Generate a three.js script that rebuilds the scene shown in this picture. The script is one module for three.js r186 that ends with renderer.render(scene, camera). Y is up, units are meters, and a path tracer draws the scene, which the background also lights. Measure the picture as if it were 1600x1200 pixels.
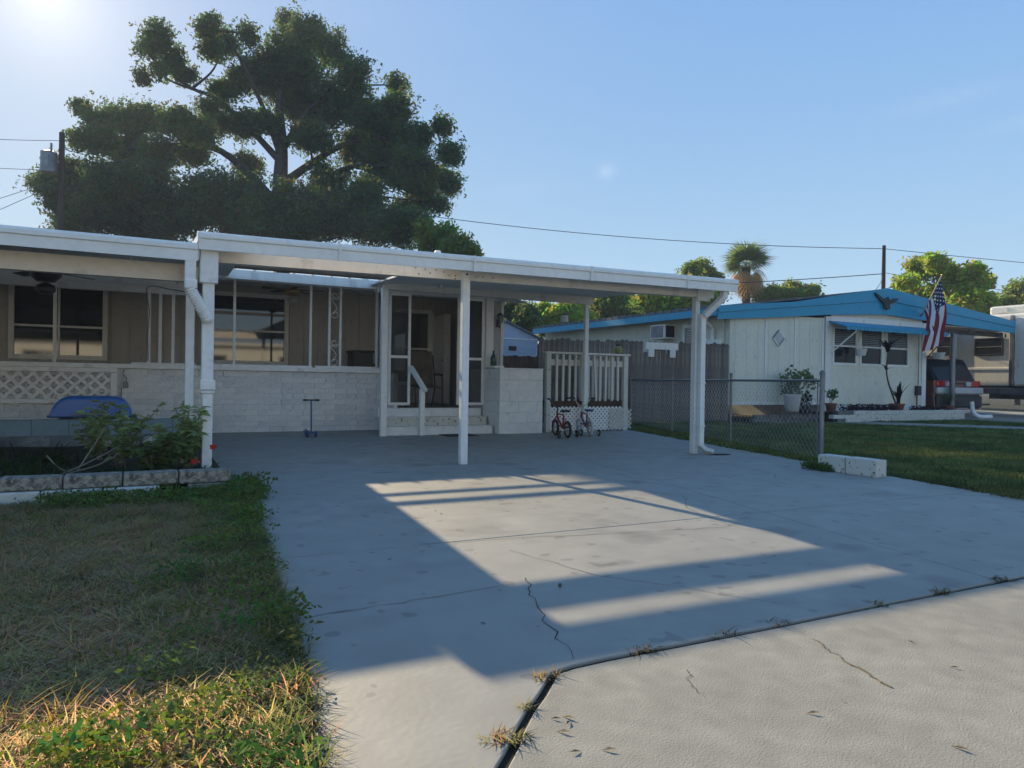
import * as THREE from 'three';
import { mergeGeometries } from 'three/addons/utils/BufferGeometryUtils.js';
import { RoundedBoxGeometry } from 'three/addons/geometries/RoundedBoxGeometry.js';

// ---------------------------------------------------------------- camera, sky, sun, exposure
const scene = new THREE.Scene();
const camera = new THREE.PerspectiveCamera(56.35, 4 / 3, 0.1, 900);
camera.rotation.order = 'YXZ';
camera.position.set(-3.424, 1.011, 8.002);
camera.rotation.set(-0.0048, -0.4755, 0.0159);
const renderer = new THREE.WebGLRenderer({ antialias: true });
renderer.setSize(1024, 768);
renderer.toneMapping = THREE.LinearToneMapping;
renderer.toneMappingExposure = 2.18;
renderer.shadowMap.enabled = true;

const SUN_AZ = -6.2 * Math.PI / 180, SUN_EL = 23.9 * Math.PI / 180;
const sunDir = new THREE.Vector3(Math.sin(SUN_AZ) * Math.cos(SUN_EL), Math.sin(SUN_EL), -Math.cos(SUN_AZ) * Math.cos(SUN_EL));
const sun = new THREE.DirectionalLight(new THREE.Color().setRGB(1.0, 0.81, 0.53), 4.0);
sun.position.copy(sunDir).multiplyScalar(90);
sun.target.position.set(0, 0, 0);
sun.castShadow = true;
sun.shadow.mapSize.set(4096, 4096);
Object.assign(sun.shadow.camera, { left: -45, right: 45, top: 45, bottom: -45, near: 1, far: 220 });
scene.add(sun, sun.target);

{ // clear morning sky, paler low down and round the sun, with a few thin wisps
  const W = 1024, H = 512, data = new Float32Array(W * H * 4), d = new THREE.Vector3();
  const mix = (a, b, t) => a + (b - a) * t;
  const wisps = [[58, 19, 3.2, 0.45, 0.28], [63, 17, 3, 0.4, 0.2], [34.5, 16.3, 0.55, 0.45, 0.8], [28, 15, 3, 0.5, 0.15]];
  for (let j = 0; j < H; j++) for (let i = 0; i < W; i++) {
    const th = (j + 0.5) / H * Math.PI - Math.PI / 2, ph = ((i + 0.5) / W - 0.5) * 2 * Math.PI;
    d.set(Math.cos(ph) * Math.cos(th), Math.sin(th), Math.sin(ph) * Math.cos(th));
    const y = Math.max(d.y, 0), c = Math.max(-1, Math.min(1, d.dot(sunDir))), ang = Math.acos(c);
    const t = Math.pow(1 - y, 2.9);
    let r = mix(0.060, 0.262, t), g = mix(0.164, 0.385, t), b = mix(0.36, 0.455, t);
    const g1 = Math.exp(-ang / 0.30), g2 = Math.exp(-Math.pow(ang / 0.06, 1.2));
    r += 0.21 * g1 + 0.2 * g2; g += 0.135 * g1 + 0.18 * g2; b += 0.04 * g1 + 0.15 * g2;
    const az = Math.atan2(d.x, -d.z) * 57.2958, el = th * 57.2958;
    for (const [wa, we, sa, se, k] of wisps) {
      const n = 0.6 + 0.4 * Math.sin(az * 3.1 + el * 7) * Math.sin(az * 1.3 - el * 4.1);
      const q = k * n * Math.exp(-Math.pow((az - wa) / sa, 2) - Math.pow((el - we - (az - wa) * 0.12) / se, 2));
      r += (0.52 - r) * q * 0.4; g += (0.54 - g) * q * 0.4; b += (0.58 - b) * q * 0.4;
    }
    const o = (j * W + i) * 4;
    data[o] = r; data[o + 1] = g; data[o + 2] = b; data[o + 3] = 1;
  }
  const t = new THREE.DataTexture(data, W, H, THREE.RGBAFormat, THREE.FloatType);
  t.mapping = THREE.EquirectangularReflectionMapping; t.magFilter = THREE.LinearFilter; t.needsUpdate = true;
  scene.background = t; scene.environment = t;
}

scene.fog = new THREE.FogExp2(new THREE.Color(0.75, 0.82, 0.9), 0.0013); // thin morning haze

// ---------------------------------------------------------------- helpers
function rng(seed) { let a = seed >>> 0; return () => { a = (a + 0x6D2B79F5) >>> 0; let t = Math.imul(a ^ a >>> 15, 1 | a); t = t + Math.imul(t ^ t >>> 7, 61 | t) ^ t; return ((t ^ t >>> 14) >>> 0) / 4294967296; }; }
const R0 = rng(7);
const V = (x, y, z) => new THREE.Vector3(x, y, z);
const lin = (r, g, b) => new THREE.Color().setRGB(r, g, b);
function noiseTile(seed) {                     // tileable value noise
  const r = rng(seed), N = 64, a = Array.from({ length: N * N }, r);
  const s = t => t * t * (3 - 2 * t);
  const one = (x, y, p) => { const x0 = Math.floor(x), y0 = Math.floor(y), fx = s(x - x0), fy = s(y - y0); const g = (i, j) => a[((j % p + p) % p) * N + ((i % p + p) % p)]; return (g(x0, y0) * (1 - fx) + g(x0 + 1, y0) * fx) * (1 - fy) + (g(x0, y0 + 1) * (1 - fx) + g(x0 + 1, y0 + 1) * fx) * fy; };
  return (u, v, f, oct = 4) => { let t = 0, w = 0.5, ws = 0; for (let k = 0; k < oct; k++) { const p = Math.min(64, f << k); t += w * one(u * p, v * p, p); ws += w; w *= 0.55; } return t / ws; };
}
function tex(size, fn, srgb, metres) {        // fn(u,v) -> [r,g,b] in 0..1
  const d = new Uint8Array(size * size * 4);
  for (let j = 0; j < size; j++) for (let i = 0; i < size; i++) {
    const c = fn((i + 0.5) / size, (j + 0.5) / size), o = (j * size + i) * 4;
    for (let k = 0; k < 3; k++) d[o + k] = Math.max(0, Math.min(255, Math.round((Array.isArray(c) ? c[k] : c) * 255)));
    d[o + 3] = 255;
  }
  const t = new THREE.DataTexture(d, size, size, THREE.RGBAFormat);
  t.wrapS = t.wrapT = THREE.RepeatWrapping; t.magFilter = THREE.LinearFilter; t.minFilter = THREE.LinearMipmapLinearFilter; t.generateMipmaps = true;
  t.repeat.set(1 / metres, 1 / metres); if (srgb) t.colorSpace = THREE.SRGBColorSpace; t.needsUpdate = true;
  return t;
}
const n1 = noiseTile(11), n2 = noiseTile(23), n3 = noiseTile(37);
// relative tone maps (around white): multiply a base colour
const toneSlab = tex(1024, (u, v) => { const a = n1(u, v, 3, 5), b = n2(u, v, 24, 3), c = n3(u, v, 8, 4); let t = 0.80 + 0.09 * (a - 0.5) + 0.10 * (b - 0.5); if (c > 0.68) t -= (c - 0.68) * 0.7; if (n1(u + .3, v, 48, 2) > 0.80) t -= 0.10; const w = n2(v, u, 6, 4); if (w > 0.70) t += (w - 0.70) * 0.4; return [t * 1.0, t, t * 0.995]; }, true, 4.2);
const bumpSlab = tex(512, (u, v) => 0.5 * n2(u, v, 32, 3) + 0.5 * n1(u, v, 64, 1), false, 1.1);
const toneApron = tex(1024, (u, v) => { const a = n2(u, v, 3, 5), b = n1(u, v, 40, 3), c = n3(u, v, 7, 4); let t = 0.80 + 0.09 * (a - 0.5) + 0.12 * (b - 0.5); if (c > 0.70) t -= (c - 0.70) * 0.4; return [t * 1.01, t, t * 0.97]; }, true, 3.1);
const bumpApron = tex(512, (u, v) => Math.pow(n2(u, v, 40, 2), 1.4), false, 0.62);
const bumpApron2 = tex(512, (u, v) => n2(u, v, 56, 2), false, 0.26);
const tonePaint = tex(512, (u, v) => { const a = n1(u, v, 4, 4), b = n2(u, v, 30, 3), c = n3(u * 1, v, 12, 4); let t = 0.95 + 0.08 * (a - 0.5) + 0.06 * (b - 0.5); if (c > 0.70) t -= (c - 0.70) * 0.6; return [t, t * 0.995, t * 0.98]; }, true, 1.7);
const bumpPaint = tex(256, (u, v) => n2(u, v, 16, 4), false, 0.35);
const toneOld = tex(512, (u, v) => { const a = n1(u, v, 6, 4), b = n2(u, v, 26, 4); let t = 0.93; const k = a * 0.35 + b * 0.65; if (k > 0.635) return [0.62 - 0.3 * (b - .5), 0.58 - 0.3 * (b - .5), 0.50 - .3 * (b - .5)]; return [t, t, t * 0.97]; }, true, 0.9);
const toneWorn = tex(512, (u, v) => { const a = n1(u, v, 8, 4), b = n2(u, v, 30, 4), k = a * 0.4 + b * 0.6; const d = 0.42 + 0.9 * (n3(u, v, 20, 3) - 0.5); const m = Math.max(0, Math.min(1, (k - .40) / .16)), e = .62 + .5 * (d - .42), L = .86 + (e - .86) * m; return [L, L * .975, L * .92]; }, true, 0.8);
const toneWood = tex(512, (u, v) => { const g = n1(u, v * 0.06 + 0, 60, 2) * 0.6 + n2(u, v, 6, 4) * 0.4; const t = 0.55 + 0.6 * (g - 0.3); return [t, t * 0.97, t * 0.93]; }, true, 1.0);
const toneSoil = tex(512, (u, v) => { const t = 0.45 + 0.8 * (n1(u, v, 16, 5) - 0.35); return [t, t * 0.93, t * 0.82]; }, true, 1.3);
const toneMottle = tex(512, (u, v) => { const t = 0.75 + 0.5 * (n1(u, v, 8, 5) - 0.5); return [t, t, t]; }, true, 2.3);

const M = {};
function mat(key, c, o = {}) { const { map, bump, bs, ...r } = o; const m = o.phys ? new THREE.MeshPhysicalMaterial() : new THREE.MeshStandardMaterial(); delete r.phys; m.color = c; m.roughness = 0.8; Object.assign(m, r); if (map) m.map = map; if (bump) { m.bumpMap = bump; m.bumpScale = bs || 0.002; } M[key] = m; return m; }
mat('slab', lin(0.42, 0.408, 0.362), { map: toneSlab, bump: bumpSlab, bs: 0.0008, roughness: 0.62 });
mat('apron', lin(0.41, 0.402, 0.362), { map: toneApron, bump: bumpApron2, bs: 0.0011, roughness: 0.85 });
mat('crack', lin(0.07, 0.058, 0.045), { roughness: 1, map: toneSoil });
mat('rust', lin(0.34, 0.27, 0.16), { map: toneMottle, roughness: 1 });
mat('soil', lin(0.075, 0.055, 0.04), { map: toneSoil, roughness: 1, bump: bumpApron, bs: 0.02 });
mat('lawnsoil', lin(0.30, 0.215, 0.12), { map: toneSoil, roughness: 1, bump: bumpApron, bs: 0.015 });
mat('lawnsoil2', lin(0.09, 0.10, 0.045), { map: toneSoil, roughness: 1, bump: bumpApron, bs: 0.015 });
mat('asphalt', lin(0.26, 0.255, 0.24), { map: toneMottle, roughness: 0.9 });
mat('white', lin(0.87, 0.87, 0.85), { map: tonePaint, roughness: 0.5 });
mat('whiteB', lin(0.84, 0.83, 0.80), { map: tonePaint, roughness: 0.55 });
mat('tan', lin(0.79, 0.75, 0.70), { map: tonePaint, roughness: 0.55 });
mat('ceil', lin(0.87, 0.87, 0.85), { map: tonePaint, roughness: 0.6 });
mat('brickW0', lin(0.85, 0.855, 0.85), { map: tonePaint, roughness: 0.75, bump: bumpPaint, bs: 0.008 });
mat('brickW1', lin(0.77, 0.78, 0.785), { map: tonePaint, roughness: 0.75, bump: bumpPaint, bs: 0.008 });
mat('brickW2', lin(0.87, 0.87, 0.85), { map: tonePaint, roughness: 0.75, bump: bumpPaint, bs: 0.008 });
mat('rail', lin(0.72, 0.68, 0.60), { map: tonePaint, roughness: 0.7 });
mat('shell', lin(0.42, 0.40, 0.35), { map: toneMottle, roughness: 1 });
mat('blueblock', lin(0.20, 0.30, 0.36), { map: tonePaint, roughness: 0.8, bump: bumpPaint, bs: 0.006 });
mat('blueblock2', lin(0.30, 0.35, 0.37), { map: toneMottle, roughness: 0.9, bump: bumpPaint, bs: 0.006 });
mat('greyblock', lin(0.30, 0.29, 0.27), { map: toneMottle, roughness: 0.95, bump: bumpApron, bs: 0.01 });
mat('oldwhite', lin(0.68, 0.67, 0.63), { map: toneOld, roughness: 0.9, bump: bumpPaint, bs: 0.008 });
mat('worn', lin(0.46, 0.44, 0.40), { map: toneWorn, roughness: 0.95, bump: bumpApron, bs: 0.01 });
mat('panel', lin(0.50, 0.475, 0.45), { map: tonePaint, roughness: 0.6 });
mat('brown', lin(0.22, 0.18, 0.14), { map: toneWood, roughness: 0.7 });
mat('darkwood', lin(0.035, 0.028, 0.025), { roughness: 0.5 });
mat('redwood', lin(0.17, 0.085, 0.05), { map: toneWood, roughness: 0.85 });
mat('dark', lin(0.02, 0.02, 0.022), { roughness: 0.6 });
mat('black', lin(0.012, 0.012, 0.013), { roughness: 0.4 });
mat('rubber', lin(0.02, 0.02, 0.02), { roughness: 0.85 });
mat('metal', lin(0.50, 0.51, 0.52), { metalness: 0.85, roughness: 0.42 });
mat('galv', lin(0.38, 0.40, 0.42), { metalness: 0.6, roughness: 0.5, map: toneMottle });
mat('brass', lin(0.55, 0.38, 0.13), { metalness: 0.8, roughness: 0.3 });
mat('glass', lin(0.02, 0.025, 0.028), { phys: 1, roughness: 0.04, metalness: 0, ior: 1.9, specularIntensity: 1 });
mat('glassdark', lin(0.02, 0.022, 0.025), { phys: 1, roughness: 0.08, ior: 1.35, specularIntensity: 0.5 });
mat('screen', lin(0.045, 0.05, 0.055), { roughness: 0.9, transparent: true, opacity: 0.42 });
mat('blind', lin(0.45, 0.46, 0.45), { roughness: 0.6 });
mat('grillblue', lin(0.025, 0.15, 0.48), { roughness: 0.28 });
mat('fence0', lin(0.35, 0.305, 0.265), { map: toneWood, roughness: 0.9 });
mat('fence1', lin(0.30, 0.26, 0.225), { map: toneWood, roughness: 0.9 });
mat('fence2', lin(0.39, 0.345, 0.30), { map: toneWood, roughness: 0.9 });
mat('cream', lin(0.78, 0.77, 0.65), { map: tonePaint, roughness: 0.55 });
mat('cream2', lin(0.73, 0.72, 0.61), { map: tonePaint, roughness: 0.55 });
mat('blue', lin(0.004, 0.31, 0.52), { map: tonePaint, roughness: 0.45 });
mat('roofgrey', lin(0.25, 0.26, 0.27), { map: toneMottle, roughness: 0.8 });
mat('rv', lin(0.80, 0.78, 0.71), { map: tonePaint, roughness: 0.4 });
mat('shedblue', lin(0.42, 0.50, 0.60), { map: tonePaint, roughness: 0.7 });
mat('terracotta', lin(0.32, 0.12, 0.07), { map: toneMottle, roughness: 0.9 });
mat('potwhite', lin(0.55, 0.55, 0.53), { roughness: 0.7 });
mat('bark', lin(0.16, 0.135, 0.11), { map: toneWood, roughness: 0.95 });
mat('pole', lin(0.10, 0.085, 0.07), { map: toneWood, roughness: 0.95 });
mat('wire', lin(0.03, 0.03, 0.03), { roughness: 0.7 });
mat('wirepale', lin(0.2, 0.2, 0.2), { roughness: 0.7 });
const leafMat = (key, c, tr = 0.45) => mat(key, c, { phys: 1, roughness: 1, specularIntensity: 0.25, transmission: tr, thickness: 0, side: THREE.DoubleSide });
leafMat('oakleaf', lin(0.125, 0.17, 0.055), 0.5);
leafMat('oakleaf2', lin(0.065, 0.10, 0.025), 0.4);
leafMat('brightleaf', lin(0.30, 0.38, 0.06), 0.6);
leafMat('midleaf', lin(0.20, 0.27, 0.055), 0.6);
leafMat('darkleaf', lin(0.11, 0.15, 0.055), 0.5);
leafMat('palmgreen', lin(0.20, 0.27, 0.09), 0.5);
leafMat('palmdead', lin(0.52, 0.34, 0.14), 0.45);
leafMat('shrubleaf', lin(0.32, 0.40, 0.13), 0.45);
leafMat('weed', lin(0.11, 0.17, 0.04), 0.4);
leafMat('purple', lin(0.035, 0.018, 0.03), 0.2);
leafMat('cordy', lin(0.035, 0.03, 0.022), 0.2);
leafMat('potleaf', lin(0.13, 0.18, 0.06), 0.4);
leafMat('straw', lin(0.68, 0.48, 0.23), 0.3);
leafMat('straw2', lin(0.58, 0.40, 0.21), 0.3);
leafMat('grassgreen', lin(0.14, 0.19, 0.04), 0.4);
leafMat('grassyellow', lin(0.36, 0.32, 0.06), 0.4);
leafMat('grasslawn', lin(0.31, 0.34, 0.11), 0.4);
leafMat('twig', lin(0.24, 0.19, 0.14), 0);
leafMat('petal', lin(0.5, 0.04, 0.03), 0.35);

const used = new Map();
function numbered(n) { const k = used.get(n) || 0; used.set(n, k + 1); return k ? n + '_' + String(k).padStart(3, '0') : n; }
function thing(name, label, category, base = [0, 0, 0], group) {
  const o = new THREE.Group(); o.name = numbered(name); o.position.set(...base); o.userData = { label, category };
  if (group) o.userData.group = group; scene.add(o); return o;
}
function wp(o) { const p = V(0, 0, 0); while (o && o !== scene) { p.add(o.position); o = o.parent; } return p; }
// part in world coordinates of an unturned parent (or local ones while a thing is still built at the origin)
function part(parent, name, geo, m, p = [0, 0, 0], rot, o = {}) {
  const me = new THREE.Mesh(geo, m); me.name = name; const b = parent === scene ? V(0, 0, 0) : wp(parent);
  me.position.set(p[0] - b.x, p[1] - b.y, p[2] - b.z); if (rot) me.rotation.set(...rot);
  me.castShadow = me.receiveShadow = true; Object.assign(me.userData, o); parent.add(me); return me;
}
const struct = (name, geo, m, p, rot) => part(scene, numbered(name), geo, m, p, rot, { kind: 'structure' });
function single(name, label, category, geo, m, p, rot, group) { const o = part(scene, numbered(name), geo, m, p, rot, { label, category }); if (group) o.userData.group = group; return o; }
function stuff(parent, name, geo, m, items, o = {}) {   // items: [pos, quat, scale(Vector3), color?]
  const im = new THREE.InstancedMesh(geo, m, items.length), x = new THREE.Matrix4(), b = parent === scene ? V(0, 0, 0) : wp(parent), q = V(0, 0, 0);
  items.forEach((it, i) => { q.copy(it[0]).sub(b); x.compose(q, it[1], it[2]); im.setMatrixAt(i, x); if (it[3]) im.setColorAt(i, it[3]); });
  im.name = name; im.castShadow = im.receiveShadow = true; im.userData = { kind: 'stuff', ...o }; parent.add(im); return im;
}
const geoCache = new Map();
function box(w, h, d, off = 0) {               // uv in metres; off shifts the pattern
  const key = [w, h, d, off].map(v => v.toFixed(4)).join(); if (geoCache.has(key)) return geoCache.get(key);
  const g = new THREE.BoxGeometry(w, h, d), p = g.attributes.position, n = g.attributes.normal, uv = g.attributes.uv;
  for (let i = 0; i < p.count; i++) { const a = Math.abs(n.getX(i)) > 0.5 ? [p.getZ(i), p.getY(i)] : Math.abs(n.getY(i)) > 0.5 ? [p.getX(i), p.getZ(i)] : [p.getX(i), p.getY(i)]; uv.setXY(i, a[0] + off, a[1] + off * 1.7); }
  geoCache.set(key, g); return g;
}
function rbox(w, h, d, r = 0.006, seg = 2) { const key = 'r' + [w, h, d, r].join(); if (geoCache.has(key)) return geoCache.get(key); const g = new RoundedBoxGeometry(w, h, d, seg, r); const p = g.attributes.position, n = g.attributes.normal, uv = g.attributes.uv; for (let i = 0; i < p.count; i++) { const ax = Math.abs(n.getX(i)), ay = Math.abs(n.getY(i)), az = Math.abs(n.getZ(i)); const a = ax > ay && ax > az ? [p.getZ(i), p.getY(i)] : ay > az ? [p.getX(i), p.getZ(i)] : [p.getX(i), p.getY(i)]; uv.setXY(i, a[0] + 0.37 * w, a[1] + 0.21 * h); } geoCache.set(key, g); return g; }
// box between corners
function bx(parent, name, x0, x1, y0, y1, z0, z1, m, o = {}) { const { r, rot, off, ...ud } = o; const w = Math.abs(x1 - x0), h = Math.abs(y1 - y0), d = Math.abs(z1 - z0); return part(parent, name, r ? rbox(w, h, d, r) : box(w, h, d, off || 0), m, [(x0 + x1) / 2, (y0 + y1) / 2, (z0 + z1) / 2], rot, ud); }
function tubeG(pts, r, seg = 8, closed = false, tension) { const c = pts.length === 2 ? new THREE.LineCurve3(pts[0], pts[1]) : new THREE.CatmullRomCurve3(pts, closed, 'centripetal'); return new THREE.TubeGeometry(c, pts.length === 2 ? 1 : pts.length * 5, r, seg, closed); }
function tube(parent, name, pts, r, m, seg = 8, o = {}) { const b = V(...pts[0]); return part(parent, name, tubeG(pts.map(p => V(...p).sub(b)), r, seg), m, pts[0], null, o); }
function bar(parent, name, a, b, w, d, m) {   // square bar from a to b
  const A = V(...a), B = V(...b), L = A.distanceTo(B), g = box(w, L, d), me = part(parent, name, g, m, [(a[0] + b[0]) / 2, (a[1] + b[1]) / 2, (a[2] + b[2]) / 2]);
  me.quaternion.setFromUnitVectors(V(0, 1, 0), B.sub(A).normalize()); return me;
}
function polyY(pts, y0, y1, bevel = 0) {      // plan polygon [x,z] as a slab between y0 and y1
  const s = new THREE.Shape(pts.map(([x, z]) => new THREE.Vector2(x, -z)));
  const g = new THREE.ExtrudeGeometry(s, { depth: y1 - y0 - bevel, bevelEnabled: bevel > 0, bevelSize: bevel, bevelThickness: bevel, bevelOffset: -bevel, bevelSegments: 2 });
  g.rotateX(-Math.PI / 2); g.translate(0, y0, 0); return g;
}
function extr(pts, depth, bevel = 0) { const s = new THREE.Shape(pts.map(([x, y]) => new THREE.Vector2(x, y))); return new THREE.ExtrudeGeometry(s, { depth, bevelEnabled: bevel > 0, bevelSize: bevel, bevelThickness: bevel, bevelSegments: 2, curveSegments: 12 }); }
function limbG(pts, r0, r1, seg = 7) {        // tapered limb
  const c = new THREE.CatmullRomCurve3(pts.map(p => V(...p))), n = Math.max(4, pts.length * 3), g = new THREE.TubeGeometry(c, n, 1, seg), p = g.attributes.position;
  for (let i = 0; i <= n; i++) { const ctr = c.getPointAt(i / n), r = r0 + (r1 - r0) * i / n; for (let j = 0; j <= seg; j++) { const k = i * (seg + 1) + j, v = V(p.getX(k), p.getY(k), p.getZ(k)).sub(ctr).multiplyScalar(r).add(ctr); p.setXYZ(k, v.x, v.y, v.z); } }
  g.computeVertexNormals(); return g;
}
const Q = (x, y, z, o = 'YXZ') => new THREE.Quaternion().setFromEuler(new THREE.Euler(x, y, z, o));
function leafQuads(n, rad, L, W, r, flat = 1) { // a clump of small folded leaves
  const pos = [], nor = [], idx = []; const v = V(0, 0, 0);
  for (let i = 0; i < n; i++) {
    const c = V(r() - 0.5, (r() - 0.5) * flat, r() - 0.5).multiplyScalar(2 * rad), q = Q(r() * 6.28, r() * 6.28, r() * 6.28), s = 0.7 + 0.6 * r(), b = pos.length / 3;
    for (const [x, y, z] of [[-L / 2, 0, 0], [0, 0.12 * W, W / 2], [L / 2, 0, 0], [0, 0.12 * W, -W / 2]]) { v.set(x * s, y * s, z * s).applyQuaternion(q).add(c); pos.push(v.x, v.y, v.z); }
    v.set(0, 1, 0).applyQuaternion(q); for (let k = 0; k < 4; k++) nor.push(v.x, v.y, v.z);
    idx.push(b, b + 1, b + 2, b, b + 2, b + 3);
  }
  const g = new THREE.BufferGeometry(); g.setAttribute('position', new THREE.Float32BufferAttribute(pos, 3)); g.setAttribute('normal', new THREE.Float32BufferAttribute(nor, 3)); g.setAttribute('uv', new THREE.Float32BufferAttribute(new Array(pos.length / 3 * 2).fill(0), 2)); g.setIndex(idx); return g;
}
function bladeTuft(n, h, w, spread, r, lean = 0.5) { // curved grass blades
  const pos = [], nor = [], idx = [];
  for (let i = 0; i < n; i++) {
    const a = r() * 6.28, x0 = (r() - 0.5) * spread, z0 = (r() - 0.5) * spread, H = h * (0.55 + 0.6 * r()), ln = lean * (0.3 + r()) * H, dx = Math.cos(a), dz = Math.sin(a), px = -dz * w / 2, pz = dx * w / 2, b = pos.length / 3;
    for (const [t, k] of [[0, 1], [0.4, 0.95], [0.75, .6], [1, 0.06]]) { const x = x0 + dx * ln * t * t, z = z0 + dz * ln * t * t, y = H * (t - 0.28 * t * t * lean); pos.push(x - px * k, y, z - pz * k, x + px * k, y, z + pz * k); for (let q = 0; q < 2; q++) nor.push(dx * 0.8, 0.6, dz * 0.8); }
    for (let k = 0; k < 3; k++) { const e = b + k * 2; idx.push(e, e + 1, e + 2, e + 1, e + 3, e + 2); }
  }
  const g = new THREE.BufferGeometry(); g.setAttribute('position', new THREE.Float32BufferAttribute(pos, 3)); g.setAttribute('normal', new THREE.Float32BufferAttribute(nor, 3)); g.setAttribute('uv', new THREE.Float32BufferAttribute(new Array(pos.length / 3 * 2).fill(0), 2)); g.setIndex(idx); return g;
}
function inPoly(x, z, P) { let c = false; for (let i = 0, j = P.length - 1; i < P.length; j = i++) { const [xi, zi] = P[i], [xj, zj] = P[j]; if ((zi > z) !== (zj > z) && x < (xj - xi) * (z - zi) / (zj - zi) + xi) c = !c; } return c; }
function extrX(prof, x0, x1, curve) { // profile [z,y] drawn out along x
  const s = prof instanceof THREE.Shape ? prof : new THREE.Shape(prof.map(([z, y]) => new THREE.Vector2(-z, y)));
  const g = new THREE.ExtrudeGeometry(s, { depth: x1 - x0, bevelEnabled: false, curveSegments: 8 }); g.rotateY(Math.PI / 2); g.translate(x0, 0, 0); return g;
}
// ---------------------------------------------------------------- the ground
const EDGE = z => 4.77 - 0.238 * z;            // right edge line of the slab, in plan
const JOINT = z => 1.74 - 0.198 * z;           // long joint
const LEFTX = z => z < 1.6 ? -2.7 : z < 5.5 ? -2.62 - (z - 1.6) * 0.07 : -2.893 - (z - 5.5) * 0.27;
struct('ground', polyY([[-400, -400], [400, -400], [400, 400], [-400, 400]], -0.30, -0.10), M.lawnsoil2);
const lawnL = [[-14, 1.5], [-2.75, 1.5], [-2.66, 2.4], [-2.8, 4.0], [-2.88, 5.2], [-3.0, 6.1], [-3.3, 7.0], [-4.0, 9.5], [-14, 9.5]];
struct('front_lawn', polyY(lawnL, -0.09, -0.012), M.lawnsoil);
const lawnR = [[EDGE(-4.4) - 0.1, -5], [EDGE(-4.4) - 0.1, -4.4], [EDGE(0) - 0.1, 0], [EDGE(5.81) - 0.1, 5.81], [3.4, 5.95], [60, 5.95], [60, -60], [-60, -60], [-60, -8.6], [4.6, -8.6]];
struct('side_lawn', polyY(lawnR, -0.09, -0.015), M.lawnsoil2);
{ // painted driveway and carport floor: one slab piece between each pair of joints
  const drive = new THREE.Group(); drive.name = 'driveway'; drive.userData = { kind: 'structure' }; scene.add(drive);
  const g = 0.005, zs = [-8.0, -4.3, -1.7, 0.2, 2.06, 3.87, 5.832];
  struct('driveway_bed', polyY([[-3.1, -8], [EDGE(-8) - .1, -8], [EDGE(7) - .1, 5.9], [-1, 5.9], [-3.6, 8], [-3.6, 6.5]], -0.098, -0.013), M.crack);
  for (let i = 0; i + 1 < zs.length; i++) {
    const a = zs[i] + g, b = zs[i + 1] - (i + 2 === zs.length ? 0 : g), xl = z => z < 1.5 && z > -3 ? -2.72 : (z <= -3 ? -2.72 : LEFTX(z));
    const Lp = [[xl(a), a], [JOINT(a) - g, a], [JOINT(b) - g, b]];
    if (i + 2 === zs.length) Lp.push([-1.2, b + 0.006], [-1.9, b - .004], [-2.05, b + .004], [-2.15, 5.86], [-2.27, 5.985], [-2.36, 6.07], [-2.45, 6.165], [-2.50, 6.23], [-2.61, 6.345], [-2.8, 6.6], [-3.08, 6.95], [-3.56, 7.5], [-3.62, 7.5], [-3.3, 6.95], [-3.0, 6.1], [-2.9, 5.5]);
    else Lp.push([xl(b), b]);
    part(drive, 'slab_panel', polyY(Lp, -0.095, 0, 0.004), M.slab);
    const Rp = [[JOINT(a) + g, a], [EDGE(a), a], [EDGE(b), b], [JOINT(b) + g, b]];
    part(drive, 'slab_panel', polyY(Rp, -0.095, -0.0012, 0.004), M.slab);
  }
  // hairline cracks filled with dirt
  const crack = (pts, w) => {
    const r = rng(Math.round(pts[0][0] * 997 + 5000)), P = [];
    for (let i = 0; i + 1 < pts.length; i++) for (let k = 0; k < 6; k++) { const t = k / 6; P.push([pts[i][0] + (pts[i + 1][0] - pts[i][0]) * t + (r() - .5) * 0.035, pts[i][1] + (pts[i + 1][1] - pts[i][1]) * t + (r() - .5) * 0.035]); }
    P.push(pts[pts.length - 1]);
    const pos = [], idx = [];
    P.forEach((p, i) => { const q = P[Math.min(i + 1, P.length - 1)], o = P[Math.max(i - 1, 0)], dx = q[0] - o[0], dz = q[1] - o[1], l = Math.hypot(dx, dz) || 1, k = w * (0.35 + 0.65 * r()) * Math.min(1, (P.length - 1 - i) / 4 + .2) / 2; pos.push(p[0] - dz / l * k, 0, p[1] + dx / l * k, p[0] + dz / l * k, 0, p[1] - dx / l * k); if (i) { const b = i * 2; idx.push(b - 2, b - 1, b, b - 1, b + 1, b); } });
    const gg = new THREE.BufferGeometry(); gg.setAttribute('position', new THREE.Float32BufferAttribute(pos, 3)); gg.setIndex(idx); gg.computeVertexNormals(); return gg;
  };
  for (const [p, w] of [[[[-1.66, 4.78], [-1.78, 5.05], [-1.9, 5.38], [-2.02, 5.8]], 0.006], [[[-1.9, 3.86], [-1.09, 3.97], [-0.43, 4.1], [0.2, 4.2], [0.6, 4.05]], 0.006], [[[-1.46, 4.2], [-1.3, 4.9], [-1.0, 5.3], [-0.72, 5.8]], 0.005], [[[-2.8, 4.95], [-2.3, 4.9], [-1.7, 4.83]], 0.005], [[[2.2, 2.0], [2.7, 2.6], [2.6, 3.4]], 0.006], [[[0.6, 2.3], [0.9, 3.0], [0.5, 3.5], [0.3, 4.2]], 0.005], [[[3.2, 1.2], [2.9, 2.2], [2.6, 2.5]], 0.007]])
    part(drive, 'crack', crack(p, w), M.crack, [0, 0.003, 0]);
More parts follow.
